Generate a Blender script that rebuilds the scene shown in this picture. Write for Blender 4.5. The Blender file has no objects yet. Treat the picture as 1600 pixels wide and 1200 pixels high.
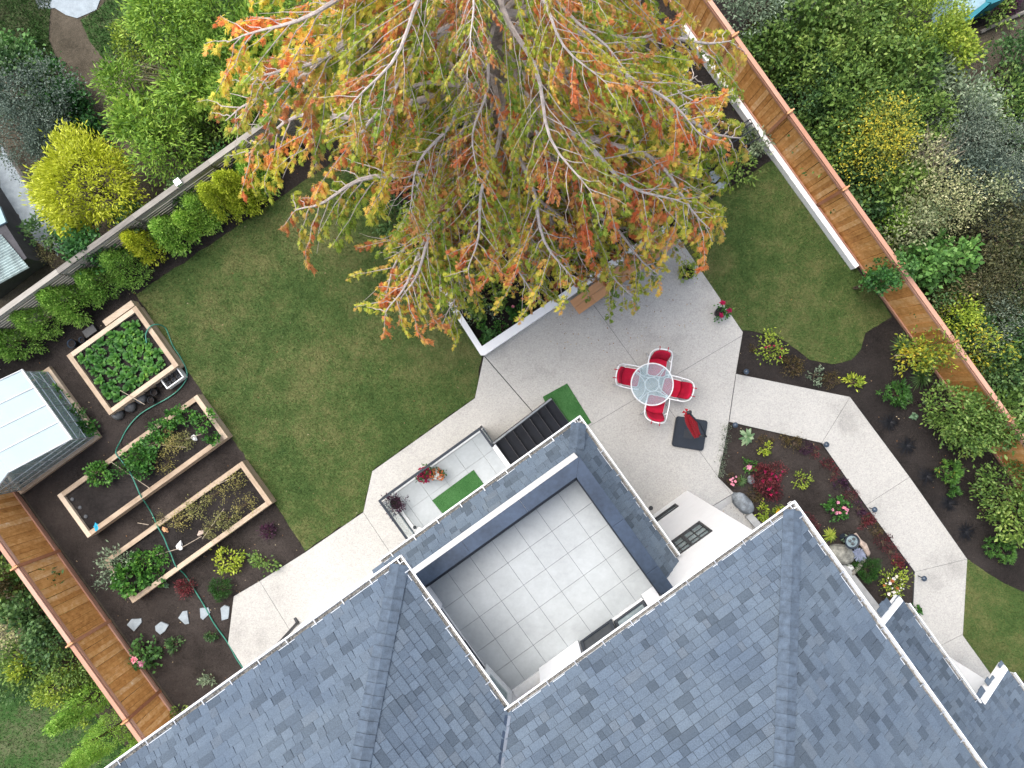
import bpy, bmesh, math, random
import numpy as np
from mathutils import Vector, Matrix, Quaternion
random.seed(7); RNG = np.random.default_rng(7)
S = bpy.context.scene
COL = S.collection

# ---------------------------------------------------------------- camera, sky, sun, exposure
CH, F = 20.0, 1109.0                      # camera height (m), focal length in px of the 1600 px wide photograph
cam_d = bpy.data.cameras.new('camera'); cam = bpy.data.objects.new('camera', cam_d); COL.objects.link(cam)
cam.location = (0, 0, CH); cam.rotation_euler = (0, 0, 0)
cam_d.sensor_width = 36.0; cam_d.lens = 36.0 * F / 1600.0; cam_d.clip_end = 400
S.camera = cam
SUN_EL, SUN_AZ = math.radians(61), math.radians(138)     # azimuth measured from +x, counter-clockwise
w = bpy.data.worlds.new('World'); S.world = w; w.use_nodes = True
wn = w.node_tree; bg = wn.nodes['Background']
sky = wn.nodes.new('ShaderNodeTexSky'); sky.sky_type = 'NISHITA'; sky.sun_disc = False
sky.sun_elevation = SUN_EL; sky.sun_rotation = math.pi/2 - SUN_AZ
sky.air_density = 1.0; sky.dust_density = 3.0; sky.ozone_density = 1.0
hs = wn.nodes.new('ShaderNodeHueSaturation'); hs.inputs['Saturation'].default_value = .62      # cloudy, less blue daylight
wn.links.new(sky.outputs[0], hs.inputs['Color']); wn.links.new(hs.outputs[0], bg.inputs[0]); bg.inputs[1].default_value = 0.15
sun_d = bpy.data.lights.new('sun', 'SUN'); sun_d.energy = 1.35; sun_d.angle = math.radians(50); sun_d.color = (1.0, 0.95, 0.88)
sun = bpy.data.objects.new('sun', sun_d); COL.objects.link(sun); sun.location = (20, -12, 30)
sd = Vector((math.cos(SUN_EL)*math.cos(SUN_AZ), math.cos(SUN_EL)*math.sin(SUN_AZ), math.sin(SUN_EL)))
sun.rotation_euler = sd.to_track_quat('Z', 'Y').to_euler()
S.view_settings.view_transform = 'Standard'; S.view_settings.look = 'None'
S.view_settings.exposure = 1.28; S.view_settings.gamma = 1.0; S.view_settings.use_curve_mapping = False

# ---------------------------------------------------------------- frames
TH = math.radians(35.7); CT, ST = math.cos(TH), math.sin(TH)
M_UV = Matrix.Rotation(TH, 4, 'Z')        # house frame: x = u, y = -v
M_W = Matrix.Identity(4)
def P(px, py, z=0.0):
    s = (CH - z) / F
    return Vector(((px-800)*s, -(py-600)*s, z))
def UV(px, py, z=0.0):
    p = P(px, py, z); return (p.x*CT + p.y*ST, p.x*ST - p.y*CT)
def W(u, v, z=0.0): return Vector((u*CT + v*ST, u*ST - v*CT, z))

# ---------------------------------------------------------------- materials
def new_mat(name):
    m = bpy.data.materials.new(name); m.use_nodes = True
    return m, m.node_tree, m.node_tree.nodes['Principled BSDF']
def ramp(nt, cols, interp='LINEAR'):
    r = nt.nodes.new('ShaderNodeValToRGB'); r.color_ramp.interpolation = interp
    e = r.color_ramp.elements
    while len(e) < len(cols): e.new(0.5)
    for i, c in enumerate(cols):
        if len(c) == 4: e[i].position = c[3]
        else: e[i].position = i/(max(1, len(cols)-(0 if interp == 'CONSTANT' else 1)))
        e[i].color = (c[0], c[1], c[2], 1)
    return r
def noise(nt, vec, scale, detail=4, rough=0.6):
    n = nt.nodes.new('ShaderNodeTexNoise'); n.inputs['Scale'].default_value = scale
    n.inputs['Detail'].default_value = detail; n.inputs['Roughness'].default_value = rough
    if vec is not None: nt.links.new(vec, n.inputs['Vector'])
    return n
def mathn(nt, op, a, b=None, clamp=False):
    n = nt.nodes.new('ShaderNodeMath'); n.operation = op; n.use_clamp = clamp
    for i, x in enumerate((a, b)):
        if x is None: continue
        if isinstance(x, (int, float)): n.inputs[i].default_value = x
        else: nt.links.new(x, n.inputs[i])
    return n.outputs[0]
def mixc(nt, fac, a, b, mode='MIX'):
    n = nt.nodes.new('ShaderNodeMix'); n.data_type = 'RGBA'; n.blend_type = mode
    if isinstance(fac, (int, float)): n.inputs[0].default_value = fac
    else: nt.links.new(fac, n.inputs[0])
    for i, x in ((6, a), (7, b)):
        if isinstance(x, tuple): n.inputs[i].default_value = (x[0], x[1], x[2], 1)
        else: nt.links.new(x, n.inputs[i])
    return n.outputs[2]
def bump(nt, h, strength, dist, bsdf):
    b = nt.nodes.new('ShaderNodeBump'); b.inputs['Strength'].default_value = strength; b.inputs['Distance'].default_value = dist
    nt.links.new(h, b.inputs['Height']); nt.links.new(b.outputs[0], bsdf.inputs['Normal'])
def pos(nt, obj=False):
    if obj: return nt.nodes.new('ShaderNodeTexCoord').outputs['Object']
    return nt.nodes.new('ShaderNodeNewGeometry').outputs['Position']

def m_plain(name, c, rough=0.6, metal=0.0, var=0.12, scale=6.0, bmp=0.0, spec=0.5):
    m, nt, b = new_mat(name)
    p = pos(nt); n = noise(nt, p, scale, 5); n2 = noise(nt, p, scale*9, 3)
    f = mathn(nt, 'ADD', mathn(nt, 'MULTIPLY', n.outputs[0], .65), mathn(nt, 'MULTIPLY', n2.outputs[0], .35))
    lo = tuple(max(0, x*(1-var*1.6)) for x in c); hi = tuple(min(1, x*(1+var*1.2)) for x in c)
    r = ramp(nt, [lo+(.3,), hi+(.7,)]); nt.links.new(f, r.inputs[0]); nt.links.new(r.outputs[0], b.inputs['Base Color'])
    b.inputs['Roughness'].default_value = rough; b.inputs['Metallic'].default_value = metal
    b.inputs['Specular IOR Level'].default_value = spec
    if bmp: bump(nt, n2.outputs[0], bmp, .01, b)
    return m

def m_leaf(name, cols, trans=0.25, rough=0.55, cl=0.9, spec=0.35, wr=.62, wn=.76, n0=.25, attr=False):
    """one colour per leaf (random per island) mixed with slow patches through the crown"""
    m, nt, b = new_mat(name)
    g = nt.nodes.new('ShaderNodeNewGeometry')
    n = noise(nt, g.outputs['Position'], 1.6*cl, 2)
    f = mathn(nt, 'ADD', mathn(nt, 'MULTIPLY', g.outputs['Random Per Island'], wr),
              mathn(nt, 'MULTIPLY', mathn(nt, 'SUBTRACT', n.outputs[0], n0), wn), True)
    if attr:
        at_ = nt.nodes.new('ShaderNodeAttribute'); at_.attribute_name = 'tone'; f = at_.outputs['Fac']
    r = ramp(nt, cols); nt.links.new(f, r.inputs[0])
    oi = nt.nodes.new('ShaderNodeObjectInfo'); tr_ = ramp(nt, [(.74, .80, .80), (1.0, 1.0, 1.0), (1.30, 1.18, 1.05)]); nt.links.new(oi.outputs['Random'], tr_.inputs[0])
    col = mixc(nt, 1.0, r.outputs[0], tr_.outputs[0], 'MULTIPLY'); nt.links.new(col, b.inputs['Base Color'])
    b.inputs['Roughness'].default_value = rough; b.inputs['Specular IOR Level'].default_value = spec
    t = nt.nodes.new('ShaderNodeBsdfTranslucent'); nt.links.new(col, t.inputs[0])
    mx = nt.nodes.new('ShaderNodeMixShader'); mx.inputs[0].default_value = trans
    nt.links.new(b.outputs[0], mx.inputs[1]); nt.links.new(t.outputs[0], mx.inputs[2])
    nt.links.new(mx.outputs[0], nt.nodes['Material Output'].inputs[0])
    return m

def m_shingle(name, src):
    m, nt, b = new_mat(name)
    if src == 'island': rnd = nt.nodes.new('ShaderNodeNewGeometry').outputs['Random Per Island']
    else: rnd = nt.nodes.new('ShaderNodeObjectInfo').outputs['Random']
    r = ramp(nt, [(.054, .071, .090, 0), (.068, .089, .113, .12), (.083, .108, .137, .28), (.091, .119, .151, .62), (.101, .131, .165, .86), (.094, .116, .140, 1)], 'LINEAR')
    nt.links.new(rnd, r.inputs[0])
    p = pos(nt); n = noise(nt, p, 55, 4, .8); n2 = noise(nt, p, .9, 3)
    c = mixc(nt, mathn(nt, 'MULTIPLY', n.outputs[0], .55), r.outputs[0], (.25, .28, .33), 'OVERLAY')
    sp = ramp(nt, [(.72, .72, .72, .35), (1.3, 1.3, 1.3, .68)]); nt.links.new(n.outputs[0], sp.inputs[0])
    c = mixc(nt, 1.0, r.outputs[0], sp.outputs[0], 'MULTIPLY')
    wz = ramp(nt, [(.88, .9, .95, .3), (1.08, 1.06, 1.04, .7)]); nt.links.new(n2.outputs[0], wz.inputs[0])
    c = mixc(nt, 1.0, c, wz.outputs[0], 'MULTIPLY')
    nt.links.new(c, b.inputs['Base Color']); b.inputs['Roughness'].default_value = .9; b.inputs['Specular IOR Level'].default_value = .25
    bump(nt, n.outputs[0], .6, .006, b)
    return m

def m_wood(name, cols, src='object', grain=(30, 30, 2.2), rough=.75, knots=True, sub=0.35, ks=3.0):
    """grain runs along the object's local z unless grain says otherwise"""
    m, nt, b = new_mat(name)
    tc = nt.nodes.new('ShaderNodeTexCoord'); mp = nt.nodes.new('ShaderNodeMapping'); mp.inputs['Scale'].default_value = grain
    oi = nt.nodes.new('ShaderNodeObjectInfo')
    off = nt.nodes.new('ShaderNodeVectorMath'); off.operation = 'SCALE'; off.inputs[0].default_value = (13, 7, 9); nt.links.new(oi.outputs['Random'], off.inputs['Scale'])
    ad = nt.nodes.new('ShaderNodeVectorMath'); nt.links.new(tc.outputs['Object'], ad.inputs[0]); nt.links.new(off.outputs[0], ad.inputs[1])
    nt.links.new(ad.outputs[0], mp.inputs[0])
    n = noise(nt, mp.outputs[0], 1.0, 6, .65); n2 = noise(nt, ad.outputs[0], ks, 4, .7)
    rnd = oi.outputs['Random'] if src == 'object' else nt.nodes.new('ShaderNodeNewGeometry').outputs['Random Per Island']
    f = mathn(nt, 'ADD', mathn(nt, 'MULTIPLY', rnd, .42), mathn(nt, 'MULTIPLY', n.outputs[0], .62))
    f = mathn(nt, 'ADD', f, mathn(nt, 'MULTIPLY', mathn(nt, 'SUBTRACT', n2.outputs[0], .5), sub), True)
    r = ramp(nt, cols); nt.links.new(f, r.inputs[0]); nt.links.new(r.outputs[0], b.inputs['Base Color'])
    b.inputs['Roughness'].default_value = rough; b.inputs['Specular IOR Level'].default_value = .3
    bump(nt, n.outputs[0], .4, .004, b)
    return m

def m_grass(name, blades, dark=(.026, .056, .012), mid=(.054, .092, .022), dry=(.155, .145, .058), amt=0.0):
    m, nt, b = new_mat(name)
    g = nt.nodes.new('ShaderNodeNewGeometry'); p = g.outputs['Position']
    n1 = noise(nt, p, .42, 4, .6); n2 = noise(nt, p, 1.9, 5, .68); n3 = noise(nt, p, 26, 3, .7)
    f = mathn(nt, 'ADD', mathn(nt, 'MULTIPLY', n1.outputs[0], .62), mathn(nt, 'MULTIPLY', n2.outputs[0], .48))
    f = mathn(nt, 'ADD', f, mathn(nt, 'MULTIPLY', mathn(nt, 'SUBTRACT', n3.outputs[0], .5), .50))
    if blades: f = mathn(nt, 'ADD', f, mathn(nt, 'MULTIPLY', mathn(nt, 'SUBTRACT', g.outputs['Random Per Island'], .5), .34))
    f = mathn(nt, 'ADD', f, amt, True)
    r = ramp(nt, [dark+(.32,), mid+(.52,), tuple((a+c)/2 for a, c in zip(mid, dry))+(.64,), dry+(.82,)])
    nt.links.new(f, r.inputs[0]); nt.links.new(r.outputs[0], b.inputs['Base Color'])
    b.inputs['Roughness'].default_value = .8; b.inputs['Specular IOR Level'].default_value = .2
    if not blades: bump(nt, n3.outputs[0], .8, .03, b)
    return m

def m_soil(name, a=(.018, .013, .011), c=(.062, .047, .040), speck=True):
    m, nt, b = new_mat(name)
    p = pos(nt); n1 = noise(nt, p, .75, 5, .65); n2 = noise(nt, p, 14, 6, .75); n3 = noise(nt, p, 60, 3, .7)
    f = mathn(nt, 'ADD', mathn(nt, 'MULTIPLY', n1.outputs[0], .68), mathn(nt, 'MULTIPLY', n2.outputs[0], .32))
    f = mathn(nt, 'ADD', f, mathn(nt, 'MULTIPLY', mathn(nt, 'SUBTRACT', n3.outputs[0], .5), .5), True)
    r = ramp(nt, [a+(.34,), tuple((x+y)/2 for x, y in zip(a, c))+(.52,), c+(.70,)]); nt.links.new(f, r.inputs[0])
    nt.links.new(r.outputs[0], b.inputs['Base Color']); b.inputs['Roughness'].default_value = .95; b.inputs['Specular IOR Level'].default_value = .15
    bump(nt, n2.outputs[0], 1.0, .05, b)
    return m

def m_aggregate(name, c=(.395, .385, .362)):
    m, nt, b = new_mat(name)
    p = pos(nt); n0 = noise(nt, p, .5, 5, .6); v = nt.nodes.new('ShaderNodeTexVoronoi'); v.inputs['Scale'].default_value = 38
    nt.links.new(p, v.inputs['Vector']); n3 = noise(nt, p, 30, 4, .8)
    sp = ramp(nt, [(.84, .84, .84, 0), (.95, .95, .95, .25), (1.0, 1.0, .99, .6), (1.12, 1.11, 1.09, 1)])
    sep = nt.nodes.new('ShaderNodeSeparateColor'); nt.links.new(v.outputs['Color'], sep.inputs[0])
    nt.links.new(sep.outputs[0], sp.inputs[0])
    st = ramp(nt, [tuple(x*.76 for x in c)+(.33,), tuple(x*.94 for x in c)+(.43,), c+(.6,), tuple(x*1.1 for x in c)+(.8,)]); nt.links.new(n0.outputs[0], st.inputs[0])
    fine = ramp(nt, [(.90, .90, .905, .32), (1.10, 1.10, 1.09, .7)]); nt.links.new(n3.outputs[0], fine.inputs[0])
    cc = mixc(nt, 1.0, st.outputs[0], sp.outputs[0], 'MULTIPLY'); cc = mixc(nt, 1.0, cc, fine.outputs[0], 'MULTIPLY')
    nt.links.new(cc, b.inputs['Base Color']); b.inputs['Roughness'].default_value = .85
    bump(nt, sep.outputs[0], .35, .006, b)
    return m

def m_glass(name, tint=(.75, .85, .85), alpha=0.5, rough=.05):
    m, nt, b = new_mat(name)
    b.inputs['Base Color'].default_value = (*tint, 1); b.inputs['Roughness'].default_value = rough; b.inputs['Alpha'].default_value = alpha
    n = noise(nt, pos(nt), 5, 3); rr = ramp(nt, [(rough, rough, rough), (rough+.1,)*3]); nt.links.new(n.outputs[0], rr.inputs[0]); nt.links.new(rr.outputs[0], b.inputs['Roughness'])
    return m

MT = {}
MT['shingle'] = m_shingle('shingle_single', 'object'); MT['shingles'] = m_shingle('shingle_field', 'island')
MT['cap'] = m_plain('ridge_cap_shingle', (.070, .095, .128), .9, var=.3, scale=8, bmp=.5)
MT['white'] = m_plain('white_stucco', (.80, .80, .80), .75, var=.03, scale=3, bmp=.15)
MT['white_metal'] = m_plain('white_painted_metal', (.74, .75, .75), .45, var=.08, scale=12)
MT['gutter_dirt'] = m_plain('gutter_debris', (.20, .19, .17), .95, var=.85, scale=22, bmp=.8)
MT['flash'] = m_plain('dark_blue_metal_cap', (.035, .052, .082), .38, metal=.25, var=.3, scale=1.4)
MT['black'] = m_plain('black_metal', (.018, .02, .024), .45, var=.2)
MT['charcoal'] = m_plain('charcoal_composite', (.012, .014, .019), .7, var=.25, scale=4, spec=.2)
MT['char_rail'] = m_plain('charcoal_rail', (.016, .022, .032), .5, var=.15, spec=.3)
MT['paver'] = m_plain('pale_porcelain_paver', (.36, .385, .395), .65, var=.11, scale=1.1)
MT['joint'] = m_plain('dark_joint_bed', (.07, .08, .09), .9)
MT['agg'] = m_aggregate('exposed_aggregate'); MT['conc'] = m_plain('plain_concrete', (.33, .33, .32), .85, var=.16, scale=4, bmp=.3)
MT['soil'] = m_soil('garden_soil', (.016, .013, .0115), (.068, .056, .050)); MT['soil_dark'] = m_soil('fresh_dark_soil', (.011, .0095, .009), (.045, .038, .035))
MT['grass'] = m_grass('lawn_sheet', False); MT['blade'] = m_grass('lawn_blades', True)
MT['clod'] = m_soil('soil_clods', (.016, .013, .0115), (.068, .056, .050))
MT['ground'] = m_soil('rough_ground', (.035, .03, .02), (.14, .115, .085))
MT['wgrass'] = m_grass('neighbour_grass', False, (.018, .05, .01), (.03, .08, .014), (.13, .12, .07)); MT['wblade'] = m_grass('neighbour_blades', True, (.018, .05, .01), (.03, .08, .014), (.13, .12, .07))
MT['cedar'] = m_wood('cedar_board', [(.30, .125, .034, .06), (.48, .215, .06, .30), (.62, .31, .10, .54), (.72, .42, .19, .76), (.80, .62, .42, .97)], sub=1.0, ks=7.0)
MT['cedar_x'] = m_wood('cedar_rail', [(.20, .075, .035, .1), (.36, .15, .075, .5), (.48, .25, .15, .9)], grain=(2.2, 30, 30))
MT['cedar_cap'] = m_wood('cedar_cap', [(.34, .16, .10, .1), (.45, .24, .165, .5), (.54, .33, .25, .9)], grain=(30, 2.2, 30))
MT['greywood'] = m_wood('weathered_grey_wood', [(.075, .068, .06, .12), (.18, .165, .145, .4), (.28, .26, .225, .68), (.38, .35, .31, .95)], grain=(2.0, 34, 34))
MT['timber'] = m_wood('bed_timber', [(.22, .155, .10, .1), (.38, .29, .205, .4), (.50, .40, .295, .65), (.58, .49, .385, .95)], grain=(1.6, 24, 24), sub=.6)
MT['timber_y'] = m_wood('bed_timber_cross', [(.22, .155, .10, .1), (.38, .29, .205, .4), (.50, .40, .295, .65), (.58, .49, .385, .95)], grain=(24, 1.6, 24), sub=.6)
MT['tan'] = m_wood('tan_bench_board', [(.42, .21, .095, .1), (.56, .30, .15, .6), (.62, .36, .19, .9)], grain=(1.2, 14, 14))
MT['red'] = m_plain('red_cushion_fabric', (.40, .008, .034), .9, var=.22, scale=5, bmp=.7, spec=.2)
MT['darkred'] = m_plain('red_canopy_fabric', (.36, .006, .016), .75, var=.35, scale=18)
MT['turf'] = m_grass('artificial_turf', False, (.02, .085, .022), (.04, .13, .035), (.07, .18, .06))
MT['turf_b'] = m_grass('artificial_turf_blade', True, (.02, .085, .022), (.045, .14, .04), (.08, .20, .065))
MT['glass_table'] = m_glass('frosted_glass_table', (.36, .54, .60), .22, .15)
MT['glass'] = m_glass('clear_pane', (.42, .55, .55), .30, .03)
MT['glass_rail'] = m_glass('balustrade_glass', (.55, .68, .68), .28, .03)
MT['glass_win'] = m_plain('window_glass', (.20, .26, .27), .06, var=.35, scale=2.5, spec=.9)
MT['screen'] = m_plain('insect_screen', (.045, .05, .055), .7, var=.25, scale=8)
MT['poly'] = m_plain('polycarbonate_roof', (.40, .49, .51), .25, var=.05, scale=2.0, spec=.6)
MT['alu'] = m_plain('aluminium_bar', (.48, .50, .52), .35, metal=.6, var=.2)
MT['green_hose'] = m_plain('green_hose_rubber', (.035, .20, .14), .4, var=.2)
MT['stone'] = m_plain('blue_grey_flagstone', (.26, .30, .325), .8, var=.2, scale=5, bmp=.5)
MT['boulder'] = m_plain('lichen_boulder', (.24, .235, .20), .9, var=.6, scale=7, bmp=.8)
MT['boulder2'] = m_plain('slate_boulder', (.18, .20, .215), .8, var=.55, scale=6, bmp=.8)
MT['river'] = m_plain('dark_round_stone', (.085, .09, .095), .8, var=.45, scale=12, bmp=.5)
MT['bark'] = m_plain('grey_bark', (.26, .215, .185), .9, var=.5, scale=9, bmp=.9)
MT['limb'] = m_plain('pale_limb_bark', (.45, .385, .35), .85, var=.35, scale=12, bmp=.5)
MT['stem'] = m_plain('brown_stem', (.10, .07, .045), .9, var=.4, scale=10)
MT['twig'] = m_plain('dry_twig', (.40, .33, .25), .9, var=.4, scale=10)
MT['pot_black'] = m_plain('black_plastic_pot', (.022, .024, .028), .5, var=.2)
MT['pot_blue'] = m_plain('dark_blue_glazed_pot', (.04, .06, .09), .3, var=.3)
MT['pot_white'] = m_plain('white_plastic', (.70, .70, .69), .5, var=.08)
MT['petal_pink'] = m_leaf('pink_petal', [(.70, .25, .38), (.80, .42, .52)]); MT['petal_white'] = m_leaf('white_petal', [(.78, .76, .74), (.85, .83, .80)])
MT['petal_mag'] = m_leaf('magenta_petal', [(.30, .008, .06), (.45, .02, .11)]); MT['petal_org'] = m_leaf('rust_orange_petal', [(.42, .13, .05), (.62, .25, .10)])
MT['petal_yel'] = m_leaf('yellow_petal', [(.72, .42, .02), (.80, .58, .06)])
MT['interior'] = m_wood('interior_wood_floor', [(.12, .07, .035, .2), (.24, .15, .08, .8)])
MT['teal'] = m_plain('teal_paint', (.02, .17, .21), .45, var=.2); MT['tarp'] = m_plain('pale_translucent_sheet', (.22, .33, .37), .5, var=.15)
MT['greyroof'] = m_plain('dark_grey_membrane', (.055, .053, .058), .85, var=.3, scale=2, bmp=.2)
MT['corr'] = m_plain('corrugated_plastic', (.30, .37, .36), .5, var=.45, scale=3)
MT['shell'] = m_plain('slate_blue_carved_stone', (.22, .25, .34), .8, var=.2)
MT['drift'] = m_plain('driftwood', (.42, .33, .27), .9, var=.35, scale=10, bmp=.6)
MT['downspout'] = MT['black']

MT['underlay_shade'] = m_plain('asphalt_underlay_shade', (.022, .028, .036), .95)  # near-black asphalt backing; seen in the gaps, it paints the course shadow lines
# ---------------------------------------------------------------- mesh builder
class MB:
    def __init__(s, frame='uv'): s.v = []; s.f = []; s.m = []; s.frame = frame
    def add(s, vs, fs, m=0):
        o = len(s.v); s.v += [tuple(x) for x in vs]; s.f += [tuple(i+o for i in f) for f in fs]; s.m += [m]*len(fs); return s
    def box(s, x0, x1, y0, y1, z0, z1, m=0):
        return s.add([(x0,y0,z0),(x1,y0,z0),(x1,y1,z0),(x0,y1,z0),(x0,y0,z1),(x1,y0,z1),(x1,y1,z1),(x0,y1,z1)],
                     [(0,3,2,1),(4,5,6,7),(0,1,5,4),(1,2,6,5),(2,3,7,6),(3,0,4,7)], m)
    def bx(s, u0, u1, v0, v1, z0, z1, m=0): return s.box(u0, u1, -v1, -v0, z0, z1, m)
    def prism(s, poly, z0, z1, m=0):
        a = sum(poly[i][0]*poly[(i+1) % len(poly)][1]-poly[(i+1) % len(poly)][0]*poly[i][1] for i in range(len(poly)))
        if a < 0: poly = poly[::-1]
        n = len(poly)
        return s.add([(p[0], p[1], z0) for p in poly]+[(p[0], p[1], z1) for p in poly],
                     [tuple(range(n-1, -1, -1)), tuple(range(n, 2*n))]+[(i, (i+1) % n, n+(i+1) % n, n+i) for i in range(n)], m)
    def tube(s, pts, r, n=6, m=0, cap=True):
        pts = [Vector(p) for p in pts]; k = len(pts)
        if k < 2: return s
        rs = r if isinstance(r, (list, tuple)) else [r]*k
        vs = []; fs = []
        up = Vector((0, 0, 1)); prev = None
        for i, p in enumerate(pts):
            d = (pts[min(i+1, k-1)] - pts[max(i-1, 0)]).normalized()
            a = prev if prev is not None else (up if abs(d.z) < .9 else Vector((1, 0, 0)))
            x = (a - d*a.dot(d))
            x = x.normalized() if x.length > 1e-5 else d.orthogonal().normalized()
            y = d.cross(x); prev = x
            for j in range(n):
                t = 2*math.pi*j/n; vs.append(p + (x*math.cos(t)+y*math.sin(t))*rs[i])
        for i in range(k-1):
            for j in range(n):
                a = i*n+j; b2 = i*n+(j+1) % n; fs.append((a, b2, b2+n, a+n))
        if cap: fs += [tuple(range(n-1, -1, -1)), tuple(range((k-1)*n, k*n))]
        return s.add(vs, fs, m)
    def lathe(s, cx, cy, prof, n=20, m=0):
        vs = []; fs = []
        for (r, z) in prof:
            for j in range(n):
                t = 2*math.pi*j/n; vs.append((cx+r*math.cos(t), cy+r*math.sin(t), z))
        for i in range(len(prof)-1):
            for j in range(n):
                a = i*n+j; b2 = i*n+(j+1) % n; fs.append((a, b2, b2+n, a+n))
        return s.add(vs, fs, m)
    def mesh(s, name, mats, inv=None, smooth=False):
        me = bpy.data.meshes.new(name)
        fm = M_UV if s.frame == 'uv' else M_W
        mm = (inv @ fm) if inv is not None else (fm if s.frame != 'local' else M_W)
        if s.frame == 'local': mm = M_W
        me.from_pydata([tuple(mm @ Vector(v)) for v in s.v], [], s.f)
        for m in mats: me.materials.append(MT[m] if isinstance(m, str) else m)
        me.polygons.foreach_set('material_index', s.m)
        if smooth: me.polygons.foreach_set('use_smooth', [True]*len(s.f))
        me.update(); return me
    def build(s, name, mats, parent=None, smooth=False, origin=None):
        """parent: a thing or part; verts go from the builder's frame to the root's frame"""
        if isinstance(mats, str): mats = [mats]
        inv = None
        root = parent
        while root is not None and root.parent is not None: root = root.parent
        if root is not None: inv = root.matrix_basis.inverted()
        elif origin is not None: inv = Matrix.Translation(-Vector(origin))
        o = bpy.data.objects.new(name, s.mesh(name, mats, inv, smooth)); COL.objects.link(o)
        if parent is not None: o.parent = parent
        elif origin is not None: o.location = origin
        return o

def tag(o, label=None, cat=None, group=None, kind=None):
    if label: o['label'] = label
    if cat: o['category'] = cat
    if group: o['group'] = group
    if kind: o['kind'] = kind
    return o
def thing(name, loc, rot, label, cat, group=None):
    o = bpy.data.objects.new(name, None); COL.objects.link(o); o.empty_display_size = .1
    loc = Vector(loc); o.location = loc; o.rotation_euler = (0, 0, rot)
    o.matrix_basis = Matrix.Translation(loc) @ Matrix.Rotation(rot, 4, 'Z')
    return tag(o, label, cat, group)
def link(name, me, parent=None, mat=None):
    o = bpy.data.objects.new(name, me); COL.objects.link(o)
    if parent is not None: o.parent = parent
    if mat is not None: o.matrix_basis = mat
    return o
def copy_tree(o, parent=None):
    c = o.copy(); COL.objects.link(c)
    if parent is not None: c.parent = parent
    for ch in list(o.children): copy_tree(ch, c)
    return c
def struct(o): o['kind'] = 'structure'; return o
def clip(poly, cons):
    """keep a*x+b*y<=c"""
    for (a, b, c) in cons:
        out = []; n = len(poly)
        for i in range(n):
            p, q = poly[i], poly[(i+1) % n]; dp = a*p[0]+b*p[1]-c; dq = a*q[0]+b*q[1]-c
            if dp <= 0: out.append(p)
            if (dp < 0 < dq) or (dq < 0 < dp):
                t = dp/(dp-dq); out.append((p[0]+(q[0]-p[0])*t, p[1]+(q[1]-p[1])*t))
        poly = out
        if len(poly) < 3: return []
    return poly
def inset(poly, d):
    n = len(poly); a = sum(poly[i][0]*poly[(i+1) % n][1]-poly[(i+1) % n][0]*poly[i][1] for i in range(n))
    if a < 0: poly = poly[::-1]
    out = []
    for i in range(n):
        p0, p1, p2 = (Vector(poly[i-1]), Vector(poly[i]), Vector(poly[(i+1) % n]))
        e1 = (p1-p0).normalized(); e2 = (p2-p1).normalized()
        n1 = Vector((-e1.y, e1.x)); n2 = Vector((-e2.y, e2.x)); b = (n1+n2)
        if b.length < 1e-4: out.append(tuple(p1)); continue
        b.normalize(); k = d/max(.3, b.dot(n1)); out.append(tuple(p1+b*k))
    return out
def pxpoly(pts, z=0.0): return [tuple(P(x, y, z)[:2]) for x, y in pts]
def inpoly(xs, ys, poly):
    r = np.zeros(len(xs), bool); n = len(poly)
    for i in range(n):
        x1, y1 = poly[i]; x2, y2 = poly[(i+1) % n]
        if y1 == y2: continue
        c = ((ys < y1) != (ys < y2)) & (xs < (x2-x1)*(ys-y1)/(y2-y1)+x1); r ^= c
    return r
def fast_mesh(name, V, Fq, mats, k=4, mi=None, smooth=False):
    """V (n,3), Fq (m,k)"""
    me = bpy.data.meshes.new(name); V = np.asarray(V, np.float32); Fq = np.asarray(Fq, np.int32)
    me.vertices.add(len(V)); me.vertices.foreach_set('co', V.ravel())
    me.loops.add(Fq.size); me.loops.foreach_set('vertex_index', Fq.ravel())
    me.polygons.add(len(Fq)); me.polygons.foreach_set('loop_start', np.arange(0, Fq.size, k, dtype=np.int32))
    me.polygons.foreach_set('loop_total', np.full(len(Fq), k, np.int32))
    for m in mats: me.materials.append(MT[m] if isinstance(m, str) else m)
    if mi is not None: me.polygons.foreach_set('material_index', np.asarray(mi, np.int32))
    me.update(calc_edges=True)
    return me

# ================================================================ THE SETTING
def sheet(name, poly, z, m, kind='structure', t=.0):
    b = MB('world')
    if t: b.prism(poly, z-t, z)
    else: b.add([(p[0], p[1], z) for p in poly], [tuple(range(len(poly)))])
    o = b.build(name, [m]); 
    if o.data.polygons[0].normal.z < 0 and not t: o.data.flip_normals()
    o['kind'] = kind; return o
def uvpoly(pts): return [tuple(W(u, v)[:2]) for u, v in pts]
sheet('ground', [(-70, -70), (70, -70), (70, 70), (-70, 70)], -.03, 'ground')
sheet('garden_soil', uvpoly([(-13.02, -9.1), (9.84, -9.1), (9.84, 16), (-13.02, 16)]), -.012, 'soil')

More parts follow.
